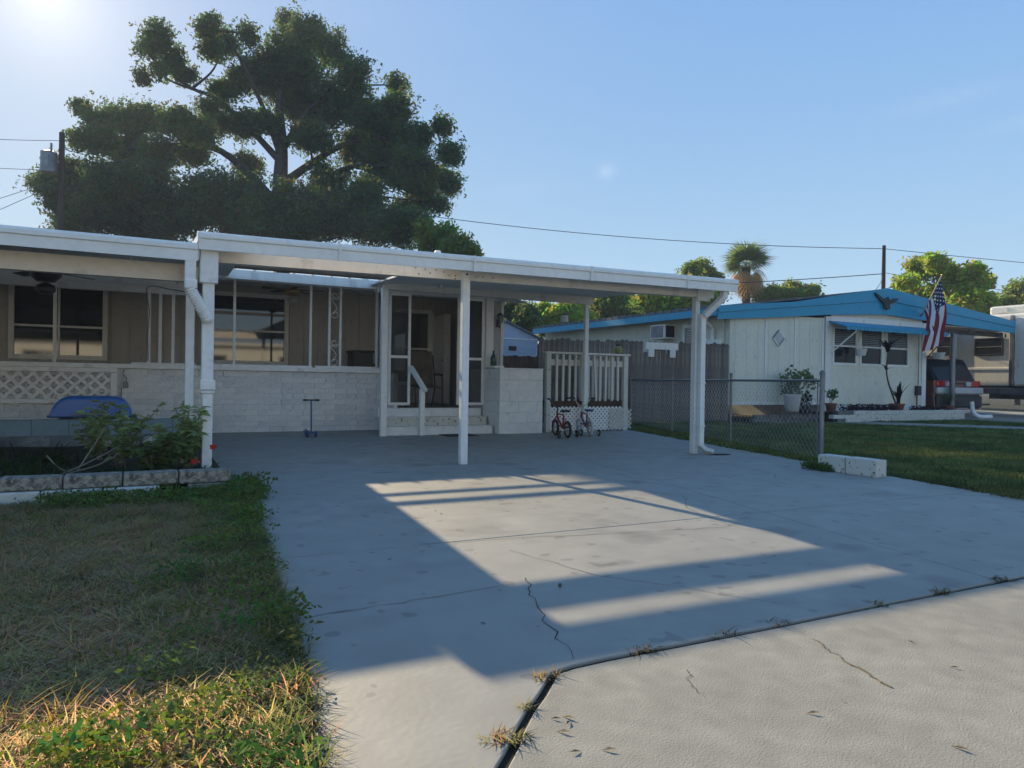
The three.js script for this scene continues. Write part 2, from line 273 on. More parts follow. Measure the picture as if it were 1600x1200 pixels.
  const ap = [[-2.13, 5.872], [-2.05, 5.856], [-1.9, 5.850], [-1.2, 5.856], [-.3, 5.850], [.6, 5.854], [3.35, 5.852], [14, 5.86], [14, 13], [-9, 13], [-9, 9.5], [-4.05, 9.5], [-3.53, 7.51], [-3.06, 6.965], [-2.775, 6.612], [-2.585, 6.36], [-2.475, 6.242], [-2.43, 6.18], [-2.345, 6.088], [-2.25, 6.0]];
  const apron = struct('driveway_apron', polyY(ap, -0.095, -0.005, 0.006), M.apron);
  part(apron, 'crack', crack([[-1.70, 6.04], [-1.76, 6.15], [-1.80, 6.25]], 0.003), M.crack, [0, -0.002, 0]);
  part(apron, 'rust_streak', crack([[-1.03, 6.0], [-1.09, 6.17], [-1.13, 6.32], [-1.16, 6.44]].reverse(), 0.011), M.rust, [0, -0.0015, 0]);
  struct('street', polyY([[-150, 13.02], [150, 13.02], [150, 19], [-150, 19]], -0.095, -0.03), M.asphalt);
  // weeds in the open joint
  const r = rng(91), tuft = bladeTuft(10, 0.028, 0.004, 0.04, r, 1.3), it = [];
  for (const [x, z, n, s] of [[-2.16, 5.88, 9, .05], [-2.5, 6.2, 14, .06], [-2.66, 6.42, 22, .09], [-2.36, 6.06, 4, .03], [-1.72, 5.84, 7, .05], [-1.0, 5.83, 5, .05], [-0.4, 5.835, 4, .06], [0.1, 5.835, 8, .04], [0.62, 5.83, 8, .05], [-1.35, 5.835, 3, .06], [-2.95, 6.85, 16, .1]]) for (let k = 0; k < n; k++) it.push([V(x + (r() - .5) * 2 * s, -0.014 + r() * 0.01, z + (r() - .5) * s * 0.9), Q(0, r() * 6.28, 0), V(1, 1, 1).multiplyScalar(.7 + .7 * r()), lin(.22 + .25 * r(), .26 + .2 * r(), .2 + .15 * r())]);
  stuff(scene, 'joint_weeds', tuft, M.straw, it, { label: 'small dry weeds growing in the open joint of the driveway', category: 'weeds' });
  // fallen leaves and bits
  const leaf = new THREE.BufferGeometry(); leaf.setAttribute('position', new THREE.Float32BufferAttribute([-.5, 0, 0, 0, .12, .16, .5, .02, 0, 0, .1, -.16], 3)); leaf.setAttribute('uv', new THREE.Float32BufferAttribute([0, 0, 0, 0, 0, 0, 0, 0], 2)); leaf.setIndex([0, 1, 2, 0, 2, 3]); leaf.computeVertexNormals();
  const lit = []; const rr = rng(17);
  for (let k = 0; k < 46; k++) { const z = -3.5 + rr() * 11, x = -2.4 + rr() * 6; const s = 0.010 + 0.018 * rr(); lit.push([V(x, z > 5.86 ? -0.001 : 0.004, z), Q((rr() - .5) * .4, rr() * 6.28, (rr() - .5) * .4), V(s, s, s), lin(1, .95, .85).multiplyScalar(.25 + .9 * rr())]); }
  for (const [x, z, s] of [[-2.27, 6.17, .05], [-2.31, 6.16, .035], [-2.29, 6.2, .04], [-2.27, 6.38, .045], [-2.36, 6.35, .04], [-.8, 6.44, .035], [-1.37, 6.8, .05], [-1.57, 6.47, .045], [-.7, 6.21, .03], [-2.33, 6.24, .05]]) lit.push([V(x, -.001, z), Q(.1, rr() * 6.28, .15), V(s, s, s * .7), lin(1, .95, .8).multiplyScalar(.35 + .9 * rr())]);
  for (const [x, z] of [[-1.42, 2.98], [-1.42, 2.86], [-2.16, 5.32], [-2.19, 4.15], [-.11, 4.97], [-.07, 5.19]]) lit.push([V(x, .004, z), Q(.1, rr() * 6.28, .1), V(.03, .03, .03), lin(.12, .1, .1)]);
  stuff(scene, 'fallen_leaves', leaf, M.twig, lit, { label: 'tiny dry leaves and bits scattered over the concrete', category: 'leaves' });
  single('pebble', 'small dark stone lying on the shaded concrete strip', 'stone', new THREE.IcosahedronGeometry(0.010, 1), M.greyblock, [-1.59, 0.01, 4.99]);
}

// ---------------------------------------------------------------- house: body behind the porch
const GW = 'white painted metal posts of the carport';
{
  const h = thing('mobile_home', 'long grey panelled mobile home behind the white porch wall', 'house', [-3, 0, -9]);
  const edges = []; const ri = rng(5);
  const winR = [-2.13, -0.73, 1.34, 2.68], winL = [-5.55, -4.13, 1.36, 2.62], winE = [1.45, 2.55, 0.95, 2.55];
  // vertical wall boards, cut round the windows
  const holes = [winR, winL, winE];
  for (let x = -11.6; x < 3.2; x += 0.305) {
    const x0 = x, x1 = Math.min(x + 0.299, 3.24); let segs = [[0.45, 3.05]];
    for (const [a, b, c, d] of holes) if (x1 > a + 0.02 && x0 < b - 0.02) segs = segs.flatMap(([s, e]) => [[s, c], [d, e]]);
    for (const [s, e] of segs) bx(h, 'wall_board', x0, x1, s, e, -8.02 - 0.006 * (ri() > .5), -7.99, M.panel, { off: ri() });
  }
  bx(h, 'wall_core', -12, 3.24, 0.0, 3.05, -8.2, -8.03, M.panel);
  bx(h, 'wall', -12, 3.24, 0, 3.0, -12.2, -12.0, M.panel); bx(h, 'wall', 3.04, 3.24, 0, 3.0, -11.99, -8.21, M.panel);
  for (let k = 0; k < 2; k++) bx(h, 'wall_board', 2.84 + k * 0.2, 3.035 + k * 0.2, 0.45, 2.78, -5.56, -5.5, M.panel, { off: .3 * k });
  bx(h, 'wall', 3.14, 3.235, 0.0, 2.93, -7.98, -5.57, M.panel);
  bx(h, 'corner_trim', 3.236, 3.30, 0.3, 2.75, -5.585, -5.485, M.white);
  const win = ([a, b, c, d], rails, sash) => {
    const w = bx(h, 'window', a, b, c, d, -8.03, -8.0, M.glass);
    const t = 0.085; for (const [x0, x1, y0, y1] of [[a - t, a, c - t, d + t], [b, b + t, c - t, d + t], [a, b, d, d + t], [a, b, c - t, c]]) bx(w, 'window_frame', x0, x1, y0, y1, -8.01, -7.95, M.whiteB);
    for (const y of rails) bx(w, 'sash_rail', a, b, y - 0.02, y + 0.02, -7.999, -7.965, M.whiteB);
    for (const x of sash) bx(w, 'mullion', x - 0.02, x + 0.02, c, d, -7.998, -7.97, M.whiteB);
    return w;
  };
  win(winR, [1.97], []); win(winL, [1.9], [-4.85]); win(winE, [1.72], []);
  const dr = bx(h, 'door', 2.66, 2.80, 0.47, 2.5, -7.97, -7.2, M.whiteB); part(dr, 'door_handle', new THREE.SphereGeometry(0.03, 10, 8), M.brass, [2.64, 1.45, -7.27]);
  bx(h, 'door_frame', 2.58, 2.65, 0.46, 2.58, -7.985, -7.9, M.white);
  bx(h, 'porch_floor', -12, 0.70, 0.30, 0.45, -8.0, -5.87, M.slab); bx(h, 'porch_floor', 0.705, 2.78, 0.30, 0.449, -8.0, -4.86, M.slab);
  // porch ceiling boards and the roof over everything
  for (let k = 0; k < 9; k++) bx(h, 'ceiling_panel', -12, 3.3, 2.775 + k * 0.018, 2.79 + k * 0.018, -5.28 - k * 0.3, -5.572 - k * 0.3, M.ceil);
  const roof = part(h, 'roof', extrX([[-5.06, 2.805], [-8.5, 3.06], [-12.6, 2.9], [-12.6, 2.94], [-8.5, 3.11], [-5.06, 2.835]], -12.1, 3.82), M.white);
  for (let x = -3.4; x < 3.8; x += 0.33) bx(roof, 'roof_rib', x, x + 0.045, 2.838, 2.885, -5.5, -5.055, M.white, { rot: [.0, 0, 0] });
  for (let k = 0; k < 6; k++) bx(h, 'soffit_strip', 0.4, 3.6, 2.60 + k * 0.03, 2.61 + k * 0.03, -4.9 - k * 0.12, -5.0 - k * 0.12, M.ceil);
}
{ // white painted masonry wall below the porch openings
  const w = thing('porch_wall', 'white painted brick knee wall with a flat sill below the porch openings', 'wall', [-2.6, 0, -5.7]);
  bx(w, 'wall_core', -12, 0.80, 0, 1.11, -5.86, -5.712, M.brickW1);
  bx(w, 'wall_core', 0.72, 0.80, 0, 1.11, -5.70, -4.86, M.brickW1);
  const r = rng(31), bw = 0.391, bh = 0.0935;
  for (let j = 0; j < 11; j++) for (let i = 0; i < 17; i++) {
    const x0 = -5.75 + i * 0.4 - (j % 2) * 0.2, x1 = Math.min(x0 + bw, 0.715); if (x1 - x0 < 0.06) continue;
    bx(w, 'brick', x0, x1, j * 0.101 + 0.002, j * 0.101 + bh, -5.712, -5.695 + r() * 0.006, [M.brickW0, M.brickW1, M.brickW2][Math.floor(r() * 3)], { off: Math.floor(r() * 5) * .31 });
  }
  bx(w, 'sill', -12, 0.78, 1.113, 1.19, -5.88, -5.63, M.white, { r: 0.008 });
  bx(w, 'sill_trim', -2.5, -0.6, 1.19, 1.225, -5.74, -5.67, M.white); bx(w, 'sill_trim', -0.55, 0.70, 1.19, 1.235, -5.74, -5.67, M.white); bx(w, 'sill_trim', -3.6, -2.6, 1.19, 1.22, -5.74, -5.67, M.whiteB);
}
{ // window framing of the porch: thin white mullions, header, scroll-work panel
  const f = thing('porch_screen', 'thin white aluminium framing of the open porch with wrought scroll panel', 'porch screen', [-2.4, 1.19, -5.7]);
  for (const x of [-2.42, -1.98, -0.64, -0.29, -0.08, 0.63]) bx(f, 'mullion', x - 0.022, x + 0.022, 1.226 + (x > -.6 ? .012 : 0), 2.72, -5.72, -5.68, M.white);
  for (const x of [-4.70, -3.34, -3.17, -2.97, -2.75]) bx(f, 'mullion', x - 0.025, x + 0.025, x < -3.6 || x > -2.6 ? 1.19 : 1.221, 2.40, -5.72, -5.68, M.whiteB);
  bx(f, 'header', -2.6, 0.78, 2.72, 2.775, -5.735, -5.665, M.white); bx(f, 'header', -12, -2.62, 2.40, 2.52, -5.74, -5.66, M.whiteB);
  for (let k = 0; k < 3; k++) bx(f, 'lap_board', -2.62, 0.52, 2.665 + k * 0.045, 2.708 + k * 0.045, -5.045, -4.965 - k * 0.022, M.white);
  bx(f, 'header_panel', -12, -2.62, 2.525, 2.80, -5.73, -5.69, M.tan);
  // scrolls
  const scroll = (cy, dir) => { const P = []; for (let k = 0; k <= 26; k++) { const a = k / 26 * 6.6, rr = 0.02 + 0.072 * k / 26; P.push(V(-0.185 + Math.cos(a) * rr * dir, cy + Math.sin(a) * rr, 0)); } return P; };
  for (const y of [2.2, 1.3]) {
    const top = scroll(y + 0.38, 1), bot = scroll(y + 0.02, -1);
    part(f, 'scroll', tubeG(top, 0.008, 6), M.white, [0, 0, -5.70]); part(f, 'scroll', tubeG(bot, 0.008, 6), M.white, [0, 0, -5.70]);
    part(f, 'scroll', tubeG([top[24], V(-0.25, y + 0.3, 0), V(-0.15, y + 0.14, 0), bot[24]], 0.008, 6), M.white, [0, 0, -5.70]);
  }
  part(f, 'latch', rbox(0.05, 0.06, 0.05), M.brown, [0.56, 1.27, -5.62]);
}
function lattice(root, x0, x1, y0, y1, z, pitch, w, m) { // crossed strips, clipped to a rectangle
  const H = y1 - y0;
  for (const s of [1, -1]) for (let c = x0 - H; c < x1; c += pitch) {
    let a = s > 0 ? [c, y0] : [c + H, y0], b = s > 0 ? [c + H, y1] : [c, y1];
    const clip = (p, q) => { const t0 = p[0] < x0 ? (x0 - p[0]) / (q[0] - p[0]) : p[0] > x1 ? (x1 - p[0]) / (q[0] - p[0]) : 0; return [p[0] + (q[0] - p[0]) * t0, p[1] + (q[1] - p[1]) * t0]; };
    const A = clip(a, b), B = clip(b, a); if (Math.hypot(A[0] - B[0], A[1] - B[1]) < 0.06 || (a[0] < x0 && b[0] < x0) || (a[0] > x1 && b[0] > x1)) continue;
    bar(root, 'lattice_strip', [A[0], A[1], z + s * 0.004], [B[0], B[1], z + s * 0.004], w, 0.0075, m);
  }
}
{
  const l = thing('lattice_panel', 'white framed lattice panel fixed to the porch wall behind the grill', 'lattice', [-4.6, 0.58, -5.6]);
  lattice(l, -5.9, -3.9, 0.6, 1.04, -5.615, 0.19, 0.045, M.white);
  for (const [a, b, c, d] of [[-6, -3.8, 1.04, 1.112], [-6, -3.8, 0.53, 0.6], [-3.9, -3.8, 0.6, 1.04]]) bx(l, 'frame', a, b, c, d, -5.62, -5.585, M.white, { r: .006 });
  const b = thing('electric_box', 'small grey outlet box and cable on the porch wall beside lattice', 'outlet', [-3.68, 0.83, -5.67]);
  bx(b, 'box', -3.72, -3.64, 0.78, 0.89, -5.69, -5.63, M.galv, { r: .008 }); tube(b, 'cable', [[-3.7, 1.10, -5.675], [-3.72, 1.02, -5.65], [-3.67, 0.95, -5.65], [-3.68, 0.88, -5.65]], 0.007, M.wirepale); tube(b, 'cable', [[-3.74, 0.8, -5.675], [-3.745, 0.5, -5.67]], 0.006, M.wirepale);
  const ww = thing('hanging_cable', 'loose grey cable hanging along the porch header beside downspout', 'cable', [-3.4, 2.5, -5.6]);
  tube(ww, 'cable', [[-2.6, 2.42, -5.5], [-3.0, 2.47, -5.55], [-3.36, 2.50, -5.6], [-3.37, 2.3, -5.63], [-3.34, 2.1, -5.63], [-3.36, 1.7, -5.63], [-3.35, 1.25, -5.63]], 0.008, M.wirepale);
}
{ // low blue block wall behind the flower bed
  const w = thing('low_block_wall', 'low pale blue painted block wall behind the flower bed', 'wall', [-4.2, 0, -2.95]); const r = rng(3);
  for (let j = 0; j < 2; j++) for (let i = 0; i < 12; i++) { const x0 = -7.3 + i * 0.405 + (j % 2) * 0.2, x1 = Math.min(x0 + 0.398, -2.735); if (x1 - x0 < .05) continue; bx(w, 'block', x0, x1, j * 0.207 + 0.003, j * 0.207 + 0.203, -3.05 - r() * .004, -2.86 + r() * 0.006, j ? M.blueblock : M.blueblock2, { off: r() }); }
  bx(w, 'mortar', -7.3, -2.745, 0, 0.405, -3.04, -2.872, M.greyblock);
  struct('patio', polyY([[-12, -5.7], [-2.73, -5.7], [-2.73, -3.06], [-12, -3.06]], -0.09, -0.004), M.slab);
}
{ // entry: posts, screens, steps, rail, block wall
  const e = thing('entry_screen', 'white framed screen panels around the open porch entrance above the steps', 'screen', [1.4, 0.45, -4.8]);
  bx(e, 'post', 0.27, 0.38, 0.0, 2.6, -4.25, -4.15, M.white, { r: .006 });
  const zz = -4.82;
  for (const x of [0.62, 1.0]) bx(e, 'mullion', x - 0.025, x + 0.025, 0.52, 2.6, zz - .02, zz + .02, M.white);
  for (const x of [2.0, 2.52]) bx(e, 'mullion', x - 0.03, x + 0.03, 0.52, 2.6, zz - .02, zz + .02, M.white);
  bx(e, 'post', 2.56, 2.72, 0.45, 2.60, zz - .06, zz + .06, M.whiteB);
  for (const [a, b] of [[0.645, 0.975], [2.03, 2.49]]) { for (const y of [0.545, 1.42, 2.58]) bx(e, 'rail', a, b, y - .025, y + .025, zz - .018, zz + .018, M.white); bx(e, 'screen_mesh', a, b, 0.57, 1.395, zz - .003, zz + .003, M.screen); bx(e, 'screen_mesh', a, b, 1.445, 2.555, zz - .003, zz + .003, M.screen); }
  bx(e, 'header', 0.39, 2.75, 2.605, 2.78, -4.87, -4.78, M.whiteB);
  bx(e, 'side_screen', 0.73, 0.736, 1.2, 2.5, -5.6, -4.86, M.screen);
  const s = thing('entry_steps', 'three white painted block steps up to the porch entrance', 'steps', [1.5, 0, -4.5]);
  for (let k = 0; k < 3; k++) { const z1 = -4.28 - k * 0.27; for (let i = 0; i < 6; i++) { const x0 = 0.42 + i * 0.352; bx(s, 'block', x0, Math.min(x0 + 0.348, 2.5), k * 0.155, k * 0.155 + 0.146, z1 - 0.28, z1 - (i % 3) * 0.002, k % 2 ? M.oldwhite : M.brickW0, { off: i * .4 }); } bx(s, 'tread', 0.41, 2.51, k * 0.155 + 0.146, k * 0.155 + 0.1545, z1 - 0.27, z1 + 0.012, k === 2 ? M.whiteB : M.ceil); }
  const hr = thing('handrail', 'sloping white wooden handrail on the entrance steps', 'handrail', [1.0, 0, -4.3]);
  bar(hr, 'post', [1.05, 0.0, -4.22], [1.05, 0.83, -4.22], 0.085, 0.085, M.white); bar(hr, 'rail', [1.02, 1.24, -4.78], [1.075, 0.80, -4.12], 0.09, 0.05, M.white);
  const bw = thing('block_wall', 'chest high white painted block wall beside the entrance steps', 'wall', [3.0, 0, -4.6]); const r = rng(9);
  for (let j = 0; j < 6; j++) for (let i = 0; i < 3; i++) { const x0 = 2.55 + i * 0.405 - (j % 2) * 0.2, a = Math.max(x0, 2.55), b = Math.min(x0 + 0.401, 3.48); if (b - a < .03) continue; bx(bw, 'block', a, b, j * 0.205 + .001, j * 0.205 + 0.2025, -4.29, -4.1 + r() * .004, M.brickW2, { off: r() }); }
  for (let j = 0; j < 6; j++) for (let i = 0; i < 2; i++) bx(bw, 'block', 2.555 - r() * .003, 2.74, j * 0.205 + .001, j * 0.205 + 0.2025, -5.49 + i * .6, -4.897 + i * .6, M.brickW0, { off: r() });
  bx(bw, 'cap', 2.53, 3.49, 1.232, 1.25, -4.30, -4.085, M.brickW2); bx(bw, 'cap_block', 2.54, 2.74, 1.252, 1.29, -4.9, -4.31, M.brickW0);
}
{ // things in and on the porch
  const c = thing('patio_chair', 'brown sling patio chair with black frame standing in the entrance', 'chair', [1.6, 0.45, -5.5]);
  const fr = M.black; for (const s of [-1, 1]) { const x = 1.55 + s * 0.28; tube(c, 'leg', [[x, .45, -5.15], [x, .72, -5.2], [x, 1.08, -5.25], [x, 1.1, -5.65]], .014, fr); tube(c, 'leg', [[x, .45, -5.8], [x, .85, -5.62], [x, 1.1, -5.66], [x, 1.5, -5.76]], .014, fr); tube(c, 'armrest', [[x, 1.1, -5.2], [x, 1.12, -5.68]], .02, fr); }
  part(c, 'seat', box(.52, .02, .48), M.brown, [1.55, .87, -5.42], [.08, 0, 0]); part(c, 'backrest', box(.52, .72, .02), M.brown, [1.55, 1.22, -5.7], [-.14, 0, 0]);
  const t = thing('side_table', 'small dark side table with papers behind the left entrance screen', 'table', [0.85, 0.45, -5.9]);
  bx(t, 'tabletop', .6, 1.1, 1.02, 1.06, -6.1, -5.7, M.darkwood, { r: .006 }); for (const [x, z] of [[.65, -6.05], [1.05, -6.05], [.65, -5.75], [1.05, -5.75]]) bx(t, 'leg', x - .02, x + .02, .45, 1.02, z - .02, z + .02, M.darkwood); bx(t, 'shelf', .64, 1.06, .7, .72, -6.06, -5.74, M.darkwood);
  single('paper_stack', 'white papers lying on the dark side table', 'papers', rbox(.24, .05, .2), M.whiteB, [.86, 1.087, -5.9], [0, .3, 0]);
  const cab = thing('storage_box', 'dark storage cabinet on the porch below the grey wall', 'cabinet', [0.7, 0.45, -7.2]); bx(cab, 'body', .5, .92, .45, 1.55, -7.4, -6.9, M.darkwood, { r: .01 }); bx(cab, 'top', .47, .95, 1.552, 1.6, -7.43, -6.87, M.dark, { r: .01 });
  const fan = (x, y, z, label, m, bm, lampOn) => {
    const f = thing('ceiling_fan', label, 'ceiling fan', [x, y, z]);
    part(f, 'rod', new THREE.CylinderGeometry(.02, .02, .16, 8), m, [x, y + .14, z]); part(f, 'motor', new THREE.LatheGeometry([[0, -.09], [.09, -.09], [.15, -.03], [.16, .03], [.1, .07], [0, .07]].map(p => new THREE.Vector2(...p)), 20), m, [x, y, z]);
    for (let k = 0; k < 5; k++) { const a = k * 1.2566 + .4; const b = part(f, 'blade', box(.48, .01, .13), bm, [x + Math.cos(a) * .38, y + .03, z + Math.sin(a) * .38], [.15, -a, 0, 'YXZ']); b.rotation.order = 'YXZ'; b.rotation.set(.15, -a, 0); }
    part(f, 'lamp_shade', new THREE.LatheGeometry([[.03, .0], [.09, -.03], [.10, -.09], [.06, -.13], [0, -.135]].map(p => new THREE.Vector2(...p)), 18), lampOn, [x, y - .1, z]); return f;
  };
  fan(-.78, 2.72, -6.8, 'small ceiling fan with brass blades irons and glass shade over the porch', M.brass, M.brown, M.blind);
  fan(-4.40, 2.12, -1.5, 'black ceiling fan with dark lamp bowl under the left roof', M.black, M.dark, M.black);
  const sc = thing('wall_lamp', 'dark lantern wall lamp on the corner trim beside the entrance', 'lamp', [3.16, 2.2, -5.45]);
  part(sc, 'bracket', rbox(.05, .16, .03), M.black, [3.16, 2.2, -5.485]); tube(sc, 'arm', [[3.16, 2.14, -5.47], [3.16, 2.12, -5.38], [3.16, 2.2, -5.36]], .012, M.black); part(sc, 'lantern', new THREE.CylinderGeometry(.07, .05, .15, 6), M.galv, [3.16, 2.28, -5.36]); part(sc, 'cap', new THREE.ConeGeometry(.085, .07, 6), M.black, [3.16, 2.39, -5.36]);
  const pp = thing('porch_bottle', 'dark green bottle standing behind the white block wall', 'bottle', [2.8, 1.29, -4.6]); part(pp, 'body', new THREE.LatheGeometry([[0, 0], [.06, 0], [.06, .16], [.02, .24], [.02, .3], [0, .3]].map(p => new THREE.Vector2(...p)), 16), mat('bottle', lin(.02, .06, .05), { roughness: .2 }), [2.66, 1.292, -4.62]);
}
// ---------------------------------------------------------------- left porch roof and carport
{
  const r = thing('porch_roof', 'white metal porch roof with gutter and tan beam above the flower bed', 'roof', [-7, 2, -2]);
  part(r, 'fascia', extrX([[.45, 2.115], [.464, 2.115], [.464, 2.215], [.48, 2.225], [.48, 2.262], [.462, 2.288], [.42, 2.292], [.42, 2.28], [.45, 2.275]], -11.97, -2.97), M.white);
  for (let k = 0; k < 15; k++) { const x0 = -11.97 + k * .6; part(r, 'roof_panel', box(.595, .035, 5.66), M.white, [x0 + .3, 2.47, -2.42], [.0778, 0, 0]); }
  bx(r, 'beam', -11.97, -2.97, 1.96, 2.13, -.05, .05, M.tan); bx(r, 'post', -3.045, -2.965, 0, 1.96, -.035, .045, M.white, { r: .004 }); bx(r, 'post_cap', -3.07, -2.94, 1.962, 2.11, .052, .09, M.white);
  bx(r, 'end_trim', -2.985, -2.965, 2.13, 2.262, .05, .44, M.white);
  bx(r, 'post', -8.4, -8.32, 0, 1.96, -.035, .045, M.white);
}
const TILT = .0115;                            // the front of the carport climbs a little to the right
const FH = x => TILT * x;
{
  const c = thing('carport', 'white metal carport with missing roof panels over the grey driveway', 'carport', [0, 0, 0]);
  const roofY = (x, z) => 2.40 + FH(x) - .066 * (z - .45);
  const panel = (P) => { // plan polygon laid on the sloping roof plane
    const s = new THREE.Shape(P.map(([x, z]) => new THREE.Vector2(x, -z))), g = new THREE.ExtrudeGeometry(s, { depth: .03, bevelEnabled: false }); g.rotateX(-Math.PI / 2);
    const p = g.attributes.position; for (let i = 0; i < p.count; i++) p.setY(i, p.getY(i) + roofY(p.getX(i), p.getZ(i)) - .03); g.computeVertexNormals(); return part(c, 'roof_panel', g, M.ceil);
  };
  const rib = (x0, z0, x1, z1) => bar(c, 'roof_rib', [x0, roofY(x0, z0) + .02, z0], [x1, roofY(x1, z1) + .02, z1], .05, .04, M.white);
  const zr = -5.05, zf = .43;
  // intact strip at the left, gap, then panels to the slanted right end
  panel([[-2.95, zf], [-2.95, zr], [-2.16, zr], [-2.47, zf]]); rib(-2.93, zf, -2.93, zr);
  const lx = t => [-.36 + (.30 + .36) * t, 4.0]; const N = 9;
  const front = k => -.36 + (4.02 + .36) * k / N, rear = k => .30 + (5.02 - .30) * k / N;
  for (let k = 0; k < N; k++) { panel([[front(k), zf], [rear(k), zr], [rear(k + 1) - .006, zr], [front(k + 1) - .006, zf]]); rib(front(k + 1) - .03, zf, rear(k + 1) - .03, zr); }
  // gutter and fascia along the front, rounded at the left end
  const fg = extrX([[.44, 2.265], [.456, 2.265], [.456, 2.365], [.474, 2.378], [.474, 2.405], [.468, 2.425], [.45, 2.438], [.41, 2.446], [.41, 2.436], [.44, 2.430], [.456, 2.418], [.46, 2.40], [.46, 2.388], [.44, 2.372]], -2.96, 4.02);
  { const p = fg.attributes.position; for (let i = 0; i < p.count; i++) p.setY(i, p.getY(i) + FH(p.getX(i))); fg.computeVertexNormals(); }
  part(c, 'gutter', fg, M.white);
  bx(c, 'end_flashing', -2.962, -2.952, 2.15, 2.385, .30, .435, M.white); part(c, 'end_flashing', box(.01, .22, 5.4), M.white, [-2.957, 2.42, -2.28], [.066, 0, 0]);
  for (const x of [-1.6, -.05, 1.55, 3.1]) part(c, 'gutter_seam', box(.028, .185, .006), M.whiteB, [x, 2.345 + FH(x), .478]);
  const endc = new THREE.CylinderGeometry(.11, .11, .03, 20, 1, false, 0, Math.PI); endc.rotateZ(Math.PI / 2); part(c, 'gutter_end', endc, M.white, [-2.955, 2.31, .36], [0, 0, 0]);
  const beam = part(c, 'front_beam', box(6.85, .15, .1), M.tan, [.53, 2.285 + FH(.53), 0], [0, 0, TILT]);
  bx(beam, 'splice_plate', -.75, .5, 2.215, 2.345, .053, .056, M.tan);
  for (const [x, y] of [[-.62, 2.32], [-.5, 2.31], [-.37, 2.31], [-.27, 2.295], [-.58, 2.25], [-.44, 2.27], [-.2, 2.26], [-.12, 2.26], [-.12, 2.225], [.16, 2.26], [.25, 2.27], [.38, 2.265]]) part(beam, 'screw', new THREE.CylinderGeometry(.008, .008, .008, 8), M.brown, [x, y, .059], [Math.PI / 2, 0, 0]);
  const post = (x, z, y1, m = M.white) => { const p = bx(c, 'post', x - .045, x + .045, 0, y1, z - .04, z + .04, m, { r: .006 }); for (const s of [-1, 1]) bx(p, 'post_rib', x + s * .022 - .006, x + s * .022 + .006, .002, y1 - .002, z + .037, z + .044, m); return p; };
  post(0, .095, 2.305); part(c, 'bolt', new THREE.CylinderGeometry(.011, .011, .01, 8), M.dark, [.0, 2.27, .142], [Math.PI / 2, 0, 0]);
  const pc = bx(c, 'post', 3.62, 3.70, 0, 2.25, -.04, .05, M.whiteB, { r: .005 }); bx(c, 'post_bracket', 3.63, 3.86, 2.2, 2.385, .055, .075, M.tan);
  post(4.52, -4.2, 2.575);
  bx(c, 'rear_beam', .3, 4.64, 2.575, 2.735, -4.25, -4.15, M.tan); bx(c, 'rear_purlin', -2.6, .3, 2.735, 2.79, -4.24, -4.18, M.brown);
  const bb = bx(c, 'roller_beam', -2.75, 1.14, 2.655, 2.735, -3.64, -3.56, M.brown, { r: .02 }); bx(c, 'beam_bracket', 1.10, 1.15, 2.60, 2.69, -3.66, -3.54, M.white, { r: .006 });
  bx(c, 'beam_end_block', -2.78, -2.35, 2.69, 2.82, -4.9, -4.6, M.white);
  part(c, 'roof_vent', new THREE.CylinderGeometry(.03, .045, .04, 14), M.white, [-.42, 2.475, .25]);
}
{ // downspouts
  const d = (pts, w, t) => { const g = []; for (let i = 0; i + 1 < pts.length; i++) { const A = V(...pts[i]), B = V(...pts[i + 1]), L = A.distanceTo(B) + t * .55, b = box(w, L, t).clone(); b.applyQuaternion(new THREE.Quaternion().setFromUnitVectors(V(0, 1, 0), B.clone().sub(A).normalize())); b.translate((A.x + B.x) / 2, (A.y + B.y) / 2, (A.z + B.z) / 2); g.push(b); } return mergeGeometries(g); };
  const a = thing('downspout', 'white downspout with crumpled foot at the corner post of the carport', 'downspout', [3.8, 0, .2]);
  part(a, 'elbow', d([[3.86, 2.34, .36], [3.85, 2.24, .36], [3.70, 2.0, .17]], .085, .075), M.white); part(a, 'pipe', rbox(.085, 1.9, .07, .01), M.white, [3.69, 1.06, .11]);
  part(a, 'foot', d([[3.69, .13, .11], [3.74, .05, .18], [3.8, .03, .24]], .09, .06), M.oldwhite); for (let k = 0; k < 3; k++) part(a, 'strap', box(.10, .02, .085), M.whiteB, [3.69, .4 + k * .62, .11]);
  const b = thing('downspout', 'white downspout with wide outlet where the two roofs meet', 'downspout', [-2.85, 0, .3]);
  part(b, 'outlet', rbox(.17, .34, .12, .012), M.white, [-2.86, 2.09, .33]); part(b, 'pipe', rbox(.11, .98, .09, .012), M.white, [-2.86, 1.44, .31]); part(b, 'collar', rbox(.14, .1, .12, .012), M.white, [-2.855, .92, .31]); part(b, 'collar', rbox(.125, .03, .105, .008), M.whiteB, [-2.855, .85, .31]); part(b, 'pipe', rbox(.095, .84, .08, .01), M.white, [-2.855, .43, .31]);
  const f = thing('flexible_downspout', 'white ribbed flexible pipe joining left gutter to the downspout', 'downspout', [-3.0, 1.6, .4]);
  part(f, 'outlet', rbox(.10, .22, .08, .01), M.white, [-3.03, 2.02, .42]); part(f, 'elbow', rbox(.115, .1, .1, .02), M.white, [-3.025, 1.89, .42]);
  const P = []; for (let k = 0; k <= 60; k++) { const t = k / 60; P.push([t, .052 + .008 * Math.sin(k * 1.9)]); } const lp = []; for (let k = 0; k <= 44; k++) lp.push(new THREE.Vector2(.05 + (k % 3 === 0 ? .011 : 0), k / 44 * .36)); const lg = new THREE.LatheGeometry(lp, 18); const fm = part(f, 'ribbed_pipe', lg, M.white, [-3.035, 1.86, .42]); fm.quaternion.setFromUnitVectors(V(0, 1, 0), V(.165, -.30, -.02).normalize());
}
